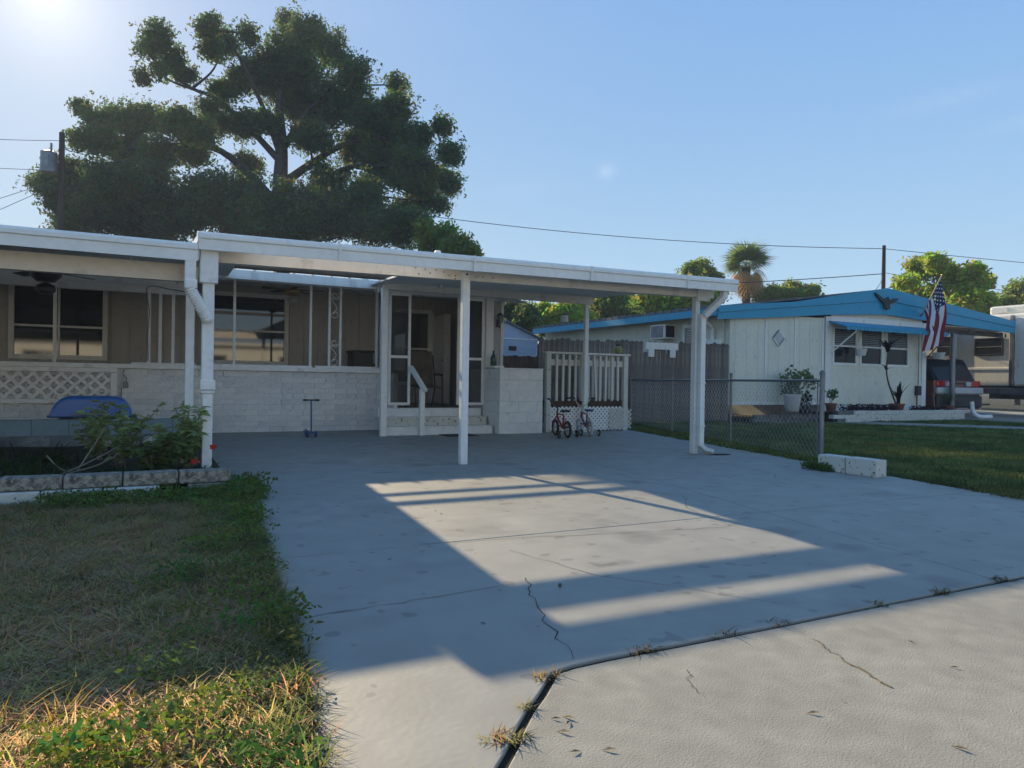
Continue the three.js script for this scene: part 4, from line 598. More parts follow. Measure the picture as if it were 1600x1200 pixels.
// ---------------------------------------------------------------- neighbouring home
struct('walkway', polyY(NWALK, -.09, .012, .006), M.apron); struct('neighbour_driveway', polyY(NDRIVE, -.09, .004, .006), M.apron);
{
  const h = thing('blue_roofed_home', 'cream mobile home with bright blue gable fascia and awning', 'house', [16, 0, -10]); const zf = -6.3, r = rng(19);
  // front storage room of ribbed panels, raised above the ground
  for (let k = 0; k < 18; k++) { const x0 = 10.43 + k * .202; bx(h, 'siding_board', x0, x0 + .199, .53, 2.95, zf - .03, zf + (k % 2) * .003, k === 0 ? M.cream2 : M.cream, { off: r() }); }
  for (const x of [11.72, 12.86, 13.98]) bx(h, 'batten', x - .025, x + .025, .53, 2.95, zf + .008, zf + .022, M.white);
  bx(h, 'sill_board', 10.4, 14.1, .46, .528, zf - .03, zf + .02, M.white); bx(h, 'room_core', 10.45, 14.05, .5, 2.95, -8.2, zf - .035, M.cream2);
  const dw = part(h, 'diamond_window', box(.3, .3, .02), M.blind, [12.2, 2.3, zf + .02], [0, 0, Math.PI / 4]); for (let k = 0; k < 4; k++) { const a = k * Math.PI / 2 + Math.PI / 4; part(dw, 'trim', box(.33, .03, .03), k % 2 ? M.galv : M.white, [12.2, 2.3, zf + .02]).position.set(Math.cos(k * Math.PI / 2) * .15, Math.sin(k * Math.PI / 2) * .15, .006); dw.children[k].rotation.z = k * Math.PI / 2 + Math.PI / 2; }
  part(h, 'door_knob', new THREE.SphereGeometry(.035, 12, 8), M.dark, [12.72, 1.55, zf + .04]);
  // main front
  for (let k = 0; k < 14; k++) { const x0 = 14.36 + k * .302; for (const [a, b] of [[.45, 1.62], [2.75, 3.24]]) bx(h, 'siding_board', x0, x0 + .299, a, b, zf - .05, zf - .02, M.cream, { off: r() }); }
  bx(h, 'skirting', 14.1, 18.6, 0, .445, zf - .06, zf - .03, M.white); for (const [a, b] of [[14.36, 14.44], [15.52, 15.64], [16.69, 16.83], [17.94, 18.58]]) bx(h, 'window_post', a, b, 1.62, 2.75, zf - .05, zf - .02, M.cream);
  bx(h, 'corner_post', 14.1, 14.34, 0.0, 3.02, zf - .04, zf + .02, M.whiteB); bx(h, 'corner_post', 18.59, 18.8, 0, 3.05, zf - .06, zf, M.white); bx(h, 'trim_board', 14.36, 18.58, 2.86, 3.05, zf - .02, zf + .0, M.white);
  for (const [a, b] of [[14.44, 15.52], [15.64, 16.69], [16.83, 17.94]]) {
    const w = bx(h, 'window', a + .07, b - .07, 1.69, 2.68, zf - .06, zf - .045, M.glassdark);
    for (const [x0, x1, y0, y1] of [[a, a + .07, 1.62, 2.75], [b - .07, b, 1.62, 2.75], [a + .07, b - .07, 2.68, 2.75], [a + .07, b - .07, 1.62, 1.69], [a + .07, b - .07, 2.16, 2.21]]) bx(w, 'window_frame', x0, x1, y0, y1, zf - .045, zf - .005, M.white);
    for (let k = 0; k < 8; k++) bx(w, 'blind_slat', a + .08, b - .08, 2.24 + k * .054, 2.262 + k * .054, zf - .044, zf - .036, M.galv);
  }
  bx(h, 'core', 14.1, 18.7, 0, 3.0, -16, zf - .12, M.cream2);
  // long side towards the carport
  for (let k = 0; k < 32; k++) { const z1 = -6.5 - k * .3; bx(h, 'siding_board', 10.40, 10.43, .5, 2.92, z1 - .294, z1, M.cream2, { off: r() }); } bx(h, 'skirting', 10.42, 10.44, 0, .49, -16, -6.6, M.roofgrey);
  const sw = bx(h, 'window', 10.38, 10.399, 1.95, 2.6, -8.0, -7.45, M.glass); for (const [z0, z1, y0, y1] of [[-8.08, -8.0, 1.88, 2.68], [-7.45, -7.37, 1.88, 2.68], [-8.0, -7.45, 2.6, 2.68], [-8.0, -7.45, 1.88, 1.95]]) bx(sw, 'window_frame', 10.34, 10.4, y0, y1, z0, z1, M.white); for (let k = 0; k < 9; k++) bx(sw, 'blind_slat', 10.37, 10.379, 1.97 + k * .07, 2.0 + k * .07, -7.99, -7.46, M.galv);
  // gable boards
  const P = (pts, d) => extr(pts, d);
  part(h, 'gable_fascia', P([[9.9, 2.88], [16.64, 3.62], [23.5, 3.14], [23.5, 3.34], [16.64, 4.0], [12.6, 3.32], [9.9, 3.06]], .05), M.blue, [0, 0, -6.2]);
  part(h, 'gable_fascia', P([[9.9, 2.70], [12, 2.86], [14.2, 3.06], [16.64, 3.2], [20, 3.05], [23.5, 2.93], [23.5, 3.133], [16.64, 3.612], [9.9, 2.873]], .05), M.blue, [0, 0, -6.225]);
  const roof = part(h, 'roof', P([[9.88, 3.0], [16.64, 3.93], [23.48, 3.28], [23.48, 3.33], [16.64, 3.985], [9.88, 3.05]], 9.9), M.roofgrey, [0, 0, -16.12]);
  for (let k = 0; k < 26; k++) bx(roof, 'roof_seam', 9.86, 10.5, 3.0, 3.07 + r() * .03, -6.9 - k * .36, -6.6 - k * .36, M.roofgrey);
  bx(h, 'eave_fascia', 9.84, 9.89, 2.80, 2.99, -16.1, -6.21, M.blue); bx(h, 'eave_soffit', 9.89, 10.4, 2.88, 2.9, -16.1, -6.3, M.white);
  part(h, 'carport_ceiling', box(4.7, .03, 9.4), M.whiteB, [21.12, 3.02, -11]); bx(h, 'carport_beam', 18.8, 23.4, 2.8, 2.96, -6.6, -6.5, M.brown);
  part(h, 'carport_post', new THREE.CylinderGeometry(.085, .085, 2.8, 14), M.galv, [20.35, 1.4, -6.4]); 
  // eagle on the gable
  const e = new THREE.Shape([[0, .13], [.05, .16], [.1, .12], [.13, .05], [.26, .07], [.42, .13], [.66, .15], [.55, .08], [.46, .03], [.36, -.01], [.26, -.05], [.16, -.08], [.13, -.16], [.17, -.26], [.06, -.23], [0, -.29], [-.06, -.23], [-.16, -.25], [-.13, -.16], [-.16, -.06], [-.27, -.02], [-.38, .04], [-.48, .1], [-.57, .17], [-.68, .28], [-.45, .2], [-.28, .12], [-.12, .06], [-.06, .1]].map(q => new THREE.Vector2(q[0] * .82, q[1] * .82)));
  single('eagle_ornament', 'black spread eagle ornament on the blue gable', 'ornament', new THREE.ExtrudeGeometry(e, { depth: .03, bevelEnabled: true, bevelSize: .01, bevelThickness: .01, bevelSegments: 2 }), M.dark, [16.55, 3.58, -6.13]);
  // awning
  const a = thing('window_awning', 'blue metal awning with scalloped edge over the three front windows', 'awning', [16.5, 2.7, -6]);
  part(a, 'canopy', P([[14.2, 0], [18.95, 0], [18.95, .03], [14.2, .03]], .62), M.blue, [0, 2.86, -6.26], [.30, 0, 0]); for (let k = 0; k < 32; k++) bx(a, 'scallop', 14.22 + k * .148, 14.34 + k * .148, 2.60 + (k % 2) * .012, 2.69, -5.68, -5.665, M.blue);
  for (const x of [14.3, 18.8]) bar(a, 'strut', [x + (x < 15 ? .5 : .1), 2.68, -5.69], [x, 1.95, -6.27], .03, .03, x < 15 ? M.white : M.dark);
  // air conditioner
  const ac = thing('window_air_conditioner', 'boxy white air conditioner sticking out of the cream side wall', 'air conditioner', [10.1, 2.4, -8.7]); bx(ac, 'case', 9.98, 10.39, 2.30, 2.72, -9.1, -8.45, M.white, { r: .015 }); bx(ac, 'grille', 9.965, 9.979, 2.34, 2.68, -9.05, -8.5, M.galv); bx(ac, 'front_grille', 10.03, 10.35, 2.34, 2.68, -8.449, -8.44, M.dark);
  const ds = thing('downspout', 'short white downspout at the blue eave beside the side window', 'downspout', [10.2, 2.2, -6.9]); tube(ds, 'pipe', [[9.95, 2.84, -6.7], [10.02, 2.66, -6.75], [10.3, 2.5, -6.85], [10.34, 2.1, -6.86]], .05, M.white);
  bx(h, 'side_trim', 10.3, 10.399, 1.98, 2.2, -7.3, -6.55, M.white);
}
{ // flag and small fittings
  const f = thing('flag', 'american flag hanging from a slanted pole on the blue fascia', 'flag', [18.5, 3.1, -6.1]); const A = V(18.25, 3.3, -6.1), B = V(17.93, 4.39, -5.3);
  tube(f, 'pole', [A.toArray(), B.toArray()], .018, mat('polewood', lin(.5, .42, .25), { roughness: .4 }), 8); part(f, 'finial', new THREE.SphereGeometry(.03, 10, 8), M.brass, B.toArray()); tube(f, 'bracket', [[18.26, 3.24, -6.17], [18.25, 3.32, -6.08]], .028, M.galv, 8);
  const c = document.createElement('canvas'); c.width = 512; c.height = 512; const x = c.getContext('2d');
  for (let k = 0; k < 13; k++) { x.fillStyle = k % 2 ? '#e8e4e2' : '#8e1626'; x.fillRect(0, k * 512 / 13, 512, 512 / 13 + 1); } x.fillStyle = '#16224a'; x.fillRect(0, 0, 205, 512 * 7 / 13); x.fillStyle = '#f2f2f2';
  for (let j = 0; j < 9; j++) for (let i = 0; i < (j % 2 ? 5 : 6); i++) { const cx = 17 + i * 34 + (j % 2 ? 17 : 0), cy = 16 + j * 30; x.beginPath(); for (let k = 0; k < 10; k++) { const a = k * Math.PI / 5 - Math.PI / 2, rr = k % 2 ? 5 : 12; x.lineTo(cx + Math.cos(a) * rr, cy + Math.sin(a) * rr); } x.closePath(); x.fill(); }
  const t = new THREE.CanvasTexture(c); t.colorSpace = THREE.SRGBColorSpace;
  const N = 40, Mh = 40, pos = [], uv = [], idx = []; const top = B.clone().lerp(A, .06), bot = B.clone().lerp(A, .92);
  for (let j = 0; j <= Mh; j++) for (let i = 0; i <= N; i++) { const s = i / N, q = j / Mh, p = top.clone().lerp(bot, s), L = 1.85; // s along the hoist, q along the fly, hanging down and gathering
    const gx = .42 * q + (s - .5) * .30 * q, wv = .10 * Math.sin(s * 15 + q * 2.5) * Math.min(1, q * 2.2), hang = 1 - .35 * s; const tx = THREE.MathUtils.lerp(p.x, 18.2 - .25 * q + (.5 - s) * .40, Math.min(1, q * 1.6)), tz = THREE.MathUtils.lerp(p.z, -5.55 + (s - .5) * -.2, Math.min(1, q * 1.6));
    pos.push(tx + wv * .35, p.y - L * q * (hang) - .10 * q * q, tz + wv); uv.push(q, 1 - s); }
  for (let j = 0; j < Mh; j++) for (let i = 0; i < N; i++) { const a = j * (N + 1) + i; idx.push(a, a + 1, a + N + 1, a + 1, a + N + 2, a + N + 1); }
  const g = new THREE.BufferGeometry(); g.setAttribute('position', new THREE.Float32BufferAttribute(pos, 3)); g.setAttribute('uv', new THREE.Float32BufferAttribute(uv, 2)); g.setIndex(idx); g.computeVertexNormals();
  const fm = new THREE.MeshPhysicalMaterial({ map: t, roughness: .85, side: THREE.DoubleSide, transmission: .25, thickness: 0 }); part(f, 'cloth', g, fm);
  for (const [k, x0] of [18.95, 19.9, 20.6, 21.0, 21.5, 22.6, 22.85, 23.1].entries()) { const y = 2.93 - (k % 3) * .03, b = thing('string_light_bulb', 'small dark bulb hanging from the string under blue carport fascia', 'light bulb', [x0, y, -6.26], 'string light bulbs'); part(b, 'socket', new THREE.CylinderGeometry(.022, .022, .07, 8), M.black, [x0, y - .03, -6.26]); part(b, 'bulb', new THREE.SphereGeometry(.035, 10, 8), M.galv, [x0, y - .1, -6.26]); }
}
{ // planter and pots
  const p = thing('brick_planter', 'low white brick planter with peeling paint in front of neighbouring home', 'planter', [16.4, 0, -5.5]), r = rng(71);
  for (let j = 0; j < 3; j++) for (let i = 0; i < 18; i++) { const x0 = 13.5 + i * .33 - (j % 2) * .16; const x1 = Math.min(x0 + .322, 19.3); if (x1 - x0 < .05) continue; bx(p, 'brick', x0, x1, j * .108, j * .108 + .102, -5.52 + r() * .008, -5.36 + r() * .01, i < 2 && r() > .4 ? M.greyblock : M.oldwhite, { off: r() }); }
  bx(p, 'mortar', 13.5, 19.25, 0, .315, -5.50, -5.385, M.greyblock); bx(p, 'soil', 13.5, 19.25, .0, .27, -6.24, -5.52, M.soil);
  for (let j = 0; j < 3; j++) bx(p, 'brick', 19.28, 19.4, j * .108, j * .108 + .1, -6.2, -5.53, M.oldwhite);
  const l = thing('low_brick_edging', 'low brown brick edging under the raised storage room', 'edging', [12.2, 0, -6]); for (let j = 0; j < 2; j++) for (let i = 0; i < 8; i++) bx(l, 'brick', 11.0 + i * .31 + j * .1, 11.3 + i * .31 + j * .1, j * .1, j * .1 + .094, -6.12, -6.0 + r() * .01, M.greyblock, { off: r() });
  const pot = (lab, x, z, y, R, h, m) => { const t = thing('potted_plant', lab, 'potted plant', [x, y, z]); part(t, 'pot', new THREE.LatheGeometry([[0, 0], [R * .72, 0], [R, h * .86], [R * 1.07, h * .87], [R * 1.07, h], [R * .95, h], [R * .9, h * .9], [0, h * .9]].map(q => new THREE.Vector2(...q)), 24), m, [x, y, z]); return t; };
  const leaves = (t, n, c, rad, L, m, seed, stemsN = 5) => { const q = rng(seed), it = [], st = [], b = wp(t); for (let k = 0; k < stemsN; k++) { const a = q() * 6.28; st.push(limbG([[b.x, b.y + .1, b.z], [b.x + Math.cos(a) * rad * .3, (b.y + c[1]) / 2 + .1, b.z + Math.sin(a) * rad * .3], [c[0] + Math.cos(a) * rad * .8, c[1] + (q() - .3) * rad, c[2] + Math.sin(a) * rad * .8]], .012, .005, 5)); } part(t, 'stems', mergeGeometries(st), M.twig); const g = []; const cl = leafQuads(9, .07, L, L * .6, q); for (let k = 0; k < n; k++) { const d = V(q() - .5, q() - .5, q() - .5).normalize().multiplyScalar(rad * Math.cbrt(q())); g.push(cl.clone().applyQuaternion(Q(q() * 6, q() * 6, 0)).translate(c[0] + d.x, c[1] + d.y * .75, c[2] + d.z)); } part(t, 'foliage', mergeGeometries(g), m); };
  const a = pot('leafy green bush in a large white pot', 12.18, -5.75, .3, .23, .46, M.potwhite); leaves(a, 75, [12.35, 1.08, -5.75], .5, .09, M.potleaf, 5, 7);
  const b = pot('dark leaved plant in a small dark pot by the storage room', 12.95, -6.0, .2, .18, .26, M.dark); leaves(b, 26, [12.95, .62, -6.0], .25, .08, M.cordy, 6);
  const c = pot('thin green plant in a small terracotta pot', 13.6, -5.66, .272, .15, .25, M.terracotta); leaves(c, 12, [13.6, .78, -5.66], .16, .08, M.potleaf, 7, 3);
  const ros = (t, x, y, z, n, L, w, m, seed, up) => { const q = rng(seed), g = []; for (let k = 0; k < n; k++) { const bl = bladeTuft(1, L, w, 0, q, 1.1 - up); bl.rotateY(k * 2.4); g.push(bl.translate(x, y, z)); } part(t, 'foliage', mergeGeometries(g), m); };
  const d = pot('tall bare stemmed cordyline with dark leaf crown in clay pot', 16.45, -5.65, .27, .2, .24, M.terracotta); part(d, 'stem', limbG([[16.42, .45, -5.65], [16.15, .9, -5.65], [15.95, 1.35, -5.65], [15.97, 2.05, -5.65]], .028, .018, 7), M.bark); ros(d, 15.97, 2.02, -5.65, 18, .55, .09, M.cordy, 8, .1); ros(d, 16.5, .5, -5.65, 16, .72, .10, M.cordy, 9, .6); ros(d, 15.93, 1.5, -5.65, 2, .3, .08, M.cordy, 10, -.6);
  const e = pot('spiky pale green spider plant at the end of the brick planter', 18.95, -5.65, .25, .16, .2, M.terracotta); ros(e, 18.95, .42, -5.65, 60, .62, .03, M.potleaf, 11, .1);
  const hp = thing('hanging_pot', 'small white hanging pot below the awning end', 'hanging pot', [18.75, 1.9, -5.9]); part(hp, 'pot', new THREE.CylinderGeometry(.2, .13, .2, 18), M.potwhite, [18.78, 2.0, -5.9]); for (let k = 0; k < 3; k++) tube(hp, 'hanger', [[18.78 + Math.cos(k * 2.1) * .18, 2.1, -5.9 + Math.sin(k * 2.1) * .18], [18.78, 2.72, -5.9]], .005, M.wire, 5);
  const h2 = thing('hanging_pot', 'white hanging basket in front of the left awning window', 'hanging pot', [15.1, 1.9, -5.95]); part(h2, 'pot', new THREE.CylinderGeometry(.17, .12, .2, 18), M.potwhite, [15.2, 2.0, -5.95]); for (let k = 0; k < 3; k++) tube(h2, 'hanger', [[15.2 + Math.cos(k * 2.1) * .15, 2.1, -5.95 + Math.sin(k * 2.1) * .15], [15.2, 2.68, -5.95]], .005, M.wire, 5);
  const it = [], q = rng(83), cl = leafQuads(16, .08, .07, .035, q, .7); for (let k = 0; k < 90; k++) it.push([V(14.3 + q() * 2.0, .3 + q() * .14, -5.9 + q() * .4), Q(0, q() * 6, 0), V(1, 1, 1), lin(.7 + q() * .6, .7 + q() * .5, .7 + q() * .7)]); for (let k = 0; k < 50; k++) it.push([V(17.4 + q() * 1.2, .28 + q() * .12, -5.95 + q() * .4), Q(0, q() * 6, 0), V(1, 1, 1), lin(1.2, 1, .8)]);
  stuff(scene, 'purple_ground_cover', cl, M.purple, it, { label: 'dark purple leafy ground cover in the white brick planter', category: 'ground cover' });
  const mt = thing('electric_meter', 'dark meter box with conduit at the corner of the cream front', 'meter', [18.3, .8, -6.2]); bx(mt, 'box', 18.25, 18.45, .75, 1.05, -6.31, -6.2, M.dark, { r: .02 }); tube(mt, 'conduit', [[18.35, 1.05, -6.26], [18.35, 2.6, -6.26]], .015, M.galv); tube(mt, 'conduit', [[18.3, .3, -6.26], [18.3, .76, -6.26]], .02, M.dark);
}
{ // car under the blue carport, tail towards the street
  const c = thing('parked_car', 'dark red hatchback with silver bumper parked under the blue carport', 'car'); const red = mat('carred', lin(.11, .009, .012), { phys: 1, roughness: .25, clearcoat: 1, clearcoatRoughness: .05 }), silver = mat('carsilver', lin(.42, .43, .44), { roughness: .35, metalness: .3 });
  const lower = extr([[0, .28], [.05, .62], [.04, .98], [.5, 1.02], [3.2, 1.0], [4.2, .9], [4.4, .7], [4.4, .3], [3.9, .25], [.4, .25]], 1.72, .06); lower.translate(0, 0, -.86); part(c, 'body', lower, red);
  const cab = extr([[.08, 1.0], [.45, 1.55], [.8, 1.66], [2.2, 1.66], [3.1, 1.03]], 1.40, .10); cab.translate(0, 0, -.70); part(c, 'cabin', cab, M.glassdark); const rf = extr([[.62, 1.62], [.8, 1.69], [2.2, 1.69], [2.35, 1.62]], 1.3, .06); rf.translate(0, 0, -.65); part(c, 'roof', rf, red);
  part(c, 'bumper', rbox(.14, .2, 1.8, .05, 3), silver, [-.06, .75, 0]); part(c, 'lower_bumper', rbox(.13, .34, 1.76, .05, 3), M.black, [-.04, .45, 0]);
  for (const s of [-1, 1]) { part(c, 'tail_light', rbox(.06, .15, .34, .02), mat('tail' + s, lin(.45, .01, .01), { roughness: .15 }), [-.03, .95, s * .68]); part(c, 'reverse_light', rbox(.05, .13, .2, .02), silver, [-.03, .94, s * .4]); const w = part(c, 'wheel', new THREE.TorusGeometry(.22, .1, 12, 26), M.rubber, [.85, .32, s * .8]); part(w, 'rim', new THREE.CylinderGeometry(.2, .2, .14, 20), silver, [.85, .32, s * .8], [Math.PI / 2, 0, 0]); const w2 = part(c, 'wheel', new THREE.TorusGeometry(.22, .1, 12, 26), M.rubber, [3.45, .32, s * .8]); part(w2, 'rim', new THREE.CylinderGeometry(.2, .2, .14, 20), silver, [3.45, .32, s * .8], [Math.PI / 2, 0, 0]); for (const q of [[.42, 1.05, .55, 1.52]]) bar(c, 'pillar', [.15, 1.02, s * .76], [.55, 1.6, s * .70], .09, .05, red); }
  c.position.set(20.95, 0, -6.6); c.scale.setScalar(1.2); c.rotation.y = Math.PI / 2 - .12; // its nose points away from the street
}
{ // recreational vehicle on the far side
  const v = thing('camper_trailer', 'cream camper trailer with roof unit parked beyond the blue carport', 'camper', [25.3, 0, -8]);
  bx(v, 'body', 24, 26.5, 1.02, 3.68, -11.6, -4.2, M.rv, { r: .12 }); for (const x of [24.5, 26.0]) bx(v, 'chassis_rail', x - .04, x + .04, .82, 1.018, -11.4, -3.6, M.dark); bx(v, 'holding_tank', 24.6, 25.9, .62, .82, -7.6, -5.4, M.galv); for (const z of [-8.6, -9.4]) bx(v, 'axle', 24.1, 26.4, .33, .40, z - .04, z + .04, M.dark); bx(v, 'skirt_panel', 24.01, 24.04, .80, 1.018, -11.4, -4.3, M.galv); bx(v, 'skirt_rail', 23.97, 24.0, 1.02, 1.1, -11.5, -4.3, M.dark);
  const ac = bx(v, 'roof_unit', 24.5, 25.6, 3.70, 4.03, -7.6, -5.9, M.rv, { r: .1 }); bx(ac, 'louvre', 24.47, 24.5, 3.78, 3.96, -7.45, -6.95, M.tan);
  const win = (z0, z1, y0, y1) => { const w = bx(v, 'window', 23.965, 23.995, y0, y1, z0, z1, M.glass); for (const [a, b, c, d] of [[z0 - .06, z1 + .06, y1, y1 + .06], [z0 - .06, z1 + .06, y0 - .06, y0], [z0 - .06, z0, y0, y1], [z1, z1 + .06, y0, y1]]) bx(w, 'window_frame', 23.95, 23.998, c, d, a, b, M.black, { r: .02 }); bx(w, 'window_rail', 23.955, 23.964, (y0 + y1) / 2 - .015, (y0 + y1) / 2 + .015, z0, z1, M.galv); return w; };
  win(-7.75, -6.85, 2.25, 2.78); win(-9.15, -8.7, 2.25, 2.9); bx(v, 'trim_strip', 23.97, 23.998, 1.68, 1.76, -11.3, -6.5, M.white, { r: .01 });
  bx(v, 'slide_out', 23.86, 24.0, 1.15, 3.5, -6.35, -4.6, M.rv, { r: .03 }); bx(v, 'awning_arm', 23.80, 23.93, 1.1, 3.6, -6.52, -6.37, M.galv, { r: .03 }); for (let k = 0; k < 7; k++) bx(v, 'vent_slat', 23.845, 23.859, 1.7 + k * .09, 1.75 + k * .09, -6.2, -5.7, M.whiteB); bx(v, 'downpipe', 23.93, 23.99, 1.1, 3.5, -8.55, -8.45, M.tan);
  for (const z of [-8.6, -9.4]) { const w = part(v, 'wheel', new THREE.TorusGeometry(.25, .11, 12, 24), M.rubber, [24.15, .36, z], [0, Math.PI / 2, 0]); part(w, 'rim', new THREE.CylinderGeometry(.2, .2, .1, 18), M.galv).rotation.set(Math.PI / 2, 0, 0), w.children[0].position.set(0, 0, 0); }
  const gn = thing('white_ground_pipe', 'bent white drain pipe standing on the concrete by the car', 'pipe', [21.5, 0, -6]); tube(gn, 'pipe', [[21.1, .55, -6.2], [21.12, .2, -6.15], [21.2, .08, -6.05], [21.7, .06, -5.9]], .07, M.white);
}
{ // little blue shed behind
  const s = thing('garden_shed', 'small pale blue gabled shed behind the brown fence', 'shed', [8.6, 0, -15.5]);
  const zf = -14; for (let k = 0; k < 14; k++) bx(s, 'siding_board', 6.2, 8.9, .1 + k * .17, .265 + k * .17, zf - .03, zf - (k % 2) * .004, M.shedblue, { off: k * .3 }); bx(s, 'core', 6.25, 8.85, 0, 2.45, -17, zf - .04, M.shedblue);
  part(s, 'gable', extr([[6.1, 2.47], [9.0, 2.47], [7.65, 3.0]], .03), M.shedblue, [0, 0, zf - .03]); for (const d of [-1, 1]) part(s, 'roof_panel', box(1.62, .06, 3.2), M.roofgrey, [7.62 + d * .72, 2.76, -15.5], [0, 0, -d * .38]); bx(s, 'emblem', 7.75, 8.05, 2.05, 2.2, zf, zf + .02, M.redwood); bx(s, 'trim', 6.2, 8.9, 2.44, 2.47, zf - .001, zf + .015, M.white);
}
{ // home across the street behind the camera: what the porch windows mirror
  const o = thing('white_trailer_home', 'long white trailer home across the street facing the carport', 'house', [-4, 0, 26]);
  for (let k = 0; k < 15; k++) bx(o, 'siding_board', -16, 9, .5 + k * .16, .655 + k * .16, 24.0, 24.03, M.white, { off: k * .2 }); bx(o, 'core', -16, 9, 0, 2.9, 24.04, 28, M.cream); bx(o, 'roof', -16.4, 9.4, 2.92, 3.1, 23.5, 28.4, M.white);
  for (let k = 0; k < 5; k++) { const w = bx(o, 'window', -14 + k * 4.6, -12.6 + k * 4.6, 1.3, 2.3, 23.97, 23.995, M.glass); bx(w, 'window_frame', -14.1 + k * 4.6, -12.5 + k * 4.6, 2.3, 2.4, 23.95, 23.999, M.white); bx(w, 'window_frame', -14.1 + k * 4.6, -12.5 + k * 4.6, 1.2, 1.3, 23.95, 23.999, M.white); }
}
struct('shell_yard', polyY([[-80, 19.02], [80, 19.02], [80, 60], [-80, 60]], -.095, -.02), M.shell);
for (const [x0, lab] of [[13, 'pale second trailer home across the street beside the long white one'], [-44, 'pale third trailer home across the street at the far end']]) {
  const o = thing('trailer_home', lab, 'house', [x0 + 11, 0, 26]); for (let k = 0; k < 10; k++) bx(o, 'siding_board', x0, x0 + 23, .5 + k * .24, .735 + k * .24, 23.6, 23.63, M.white, { off: k * .2 }); bx(o, 'core', x0, x0 + 23, 0, 2.9, 23.64, 28, M.cream); bx(o, 'roof', x0 - .3, x0 + 23.3, 2.92, 3.1, 23.2, 28.4, M.white); for (let k = 0; k < 4; k++) bx(o, 'window', x0 + 2 + k * 5.5, x0 + 3.6 + k * 5.5, 1.3, 2.3, 23.57, 23.595, M.glass);
}
// ---------------------------------------------------------------- poles and wires
{
  const L = thing('utility_pole', 'wooden utility pole with grey transformer beside the big oak', 'utility pole', [-7.2, 0, -34.5]); part(L, 'pole', new THREE.CylinderGeometry(.13, .19, 13.1, 10), M.pole, [-7.18, 6.55, -34.49]); part(L, 'transformer', new THREE.CylinderGeometry(.36, .36, 1.0, 18), M.galv, [-7.72, 11.5, -34.4]); part(L, 'lid', new THREE.ConeGeometry(.37, .16, 18), M.galv, [-7.72, 12.08, -34.4]); part(L, 'bushing', new THREE.CylinderGeometry(.05, .05, .35, 8), M.galv, [-7.62, 12.3, -34.4]); part(L, 'mount', box(.3, .08, .08), M.galv, [-7.35, 11.6, -34.45]); tube(L, 'insulator_bracket', [[-7.05, 12.3, -34.4], [-6.75, 12.2, -34.4], [-6.7, 12.35, -34.4]], .03, M.galv);
  const Rp = thing('utility_pole', 'bare dark utility pole behind the blue gable', 'utility pole', [26.83, 0, -13.6]); part(Rp, 'pole', new THREE.CylinderGeometry(.075, .13, 7.5, 10), M.pole, [26.83, 3.75, -13.57]);
  const sag = (a, b, s, n = 12) => Array.from({ length: n + 1 }, (_, i) => { const t = i / n; return [a[0] + (b[0] - a[0]) * t, a[1] + (b[1] - a[1]) * t - s * 4 * t * (1 - t), a[2] + (b[2] - a[2]) * t]; });
  const wire = (lab, a, b, s, r = .014, g = 'overhead wires') => { const P = sag(a, b, s), q = V(...P[0]); return single('overhead_wire', lab, 'wire', tubeG(P.map(p => V(...p).sub(q)), r, 5), M.wire, P[0], null, g); };
  wire('topmost thin wire running off the pole with the transformer', [-7.2, 12.7, -34.5], [-16, 13.0, -38.5], .15); wire('wire leaving the transformer at mid height', [-7.9, 11.15, -34.6], [-16, 11.4, -38.5], .05); wire('lower wire sloping down beside the transformer pole', [-7.2, 10.8, -34.5], [-16, 7.4, -38.5], .05); wire('lowest steep wire beside the transformer pole', [-7.2, 10.6, -34.5], [-16, 6.0, -38.5], .05);
  wire('long wire spanning from the oak to the bare dark pole', [-7.2, 12.4, -34.5], [26.83, 7.35, -13.57], 1.15, .016); wire('wire running on from the bare dark pole past the right tree', [26.83, 7.35, -13.57], [46, 5.9, -4], .1, .014); wire('thick service drop reaching the bare dark pole from the palm', [14.0, 5.35, -20.5], [26.83, 6.2, -13.57], .12, .02); wire('service drop from the bare dark pole to the blue gable', [26.83, 6.1, -13.57], [16.7, 4.0, -7.0], .3, .012); wire('service drop from the bare dark pole to the camper carport', [26.83, 6.25, -13.57], [36, 5.0, -8], .15, .012);
}
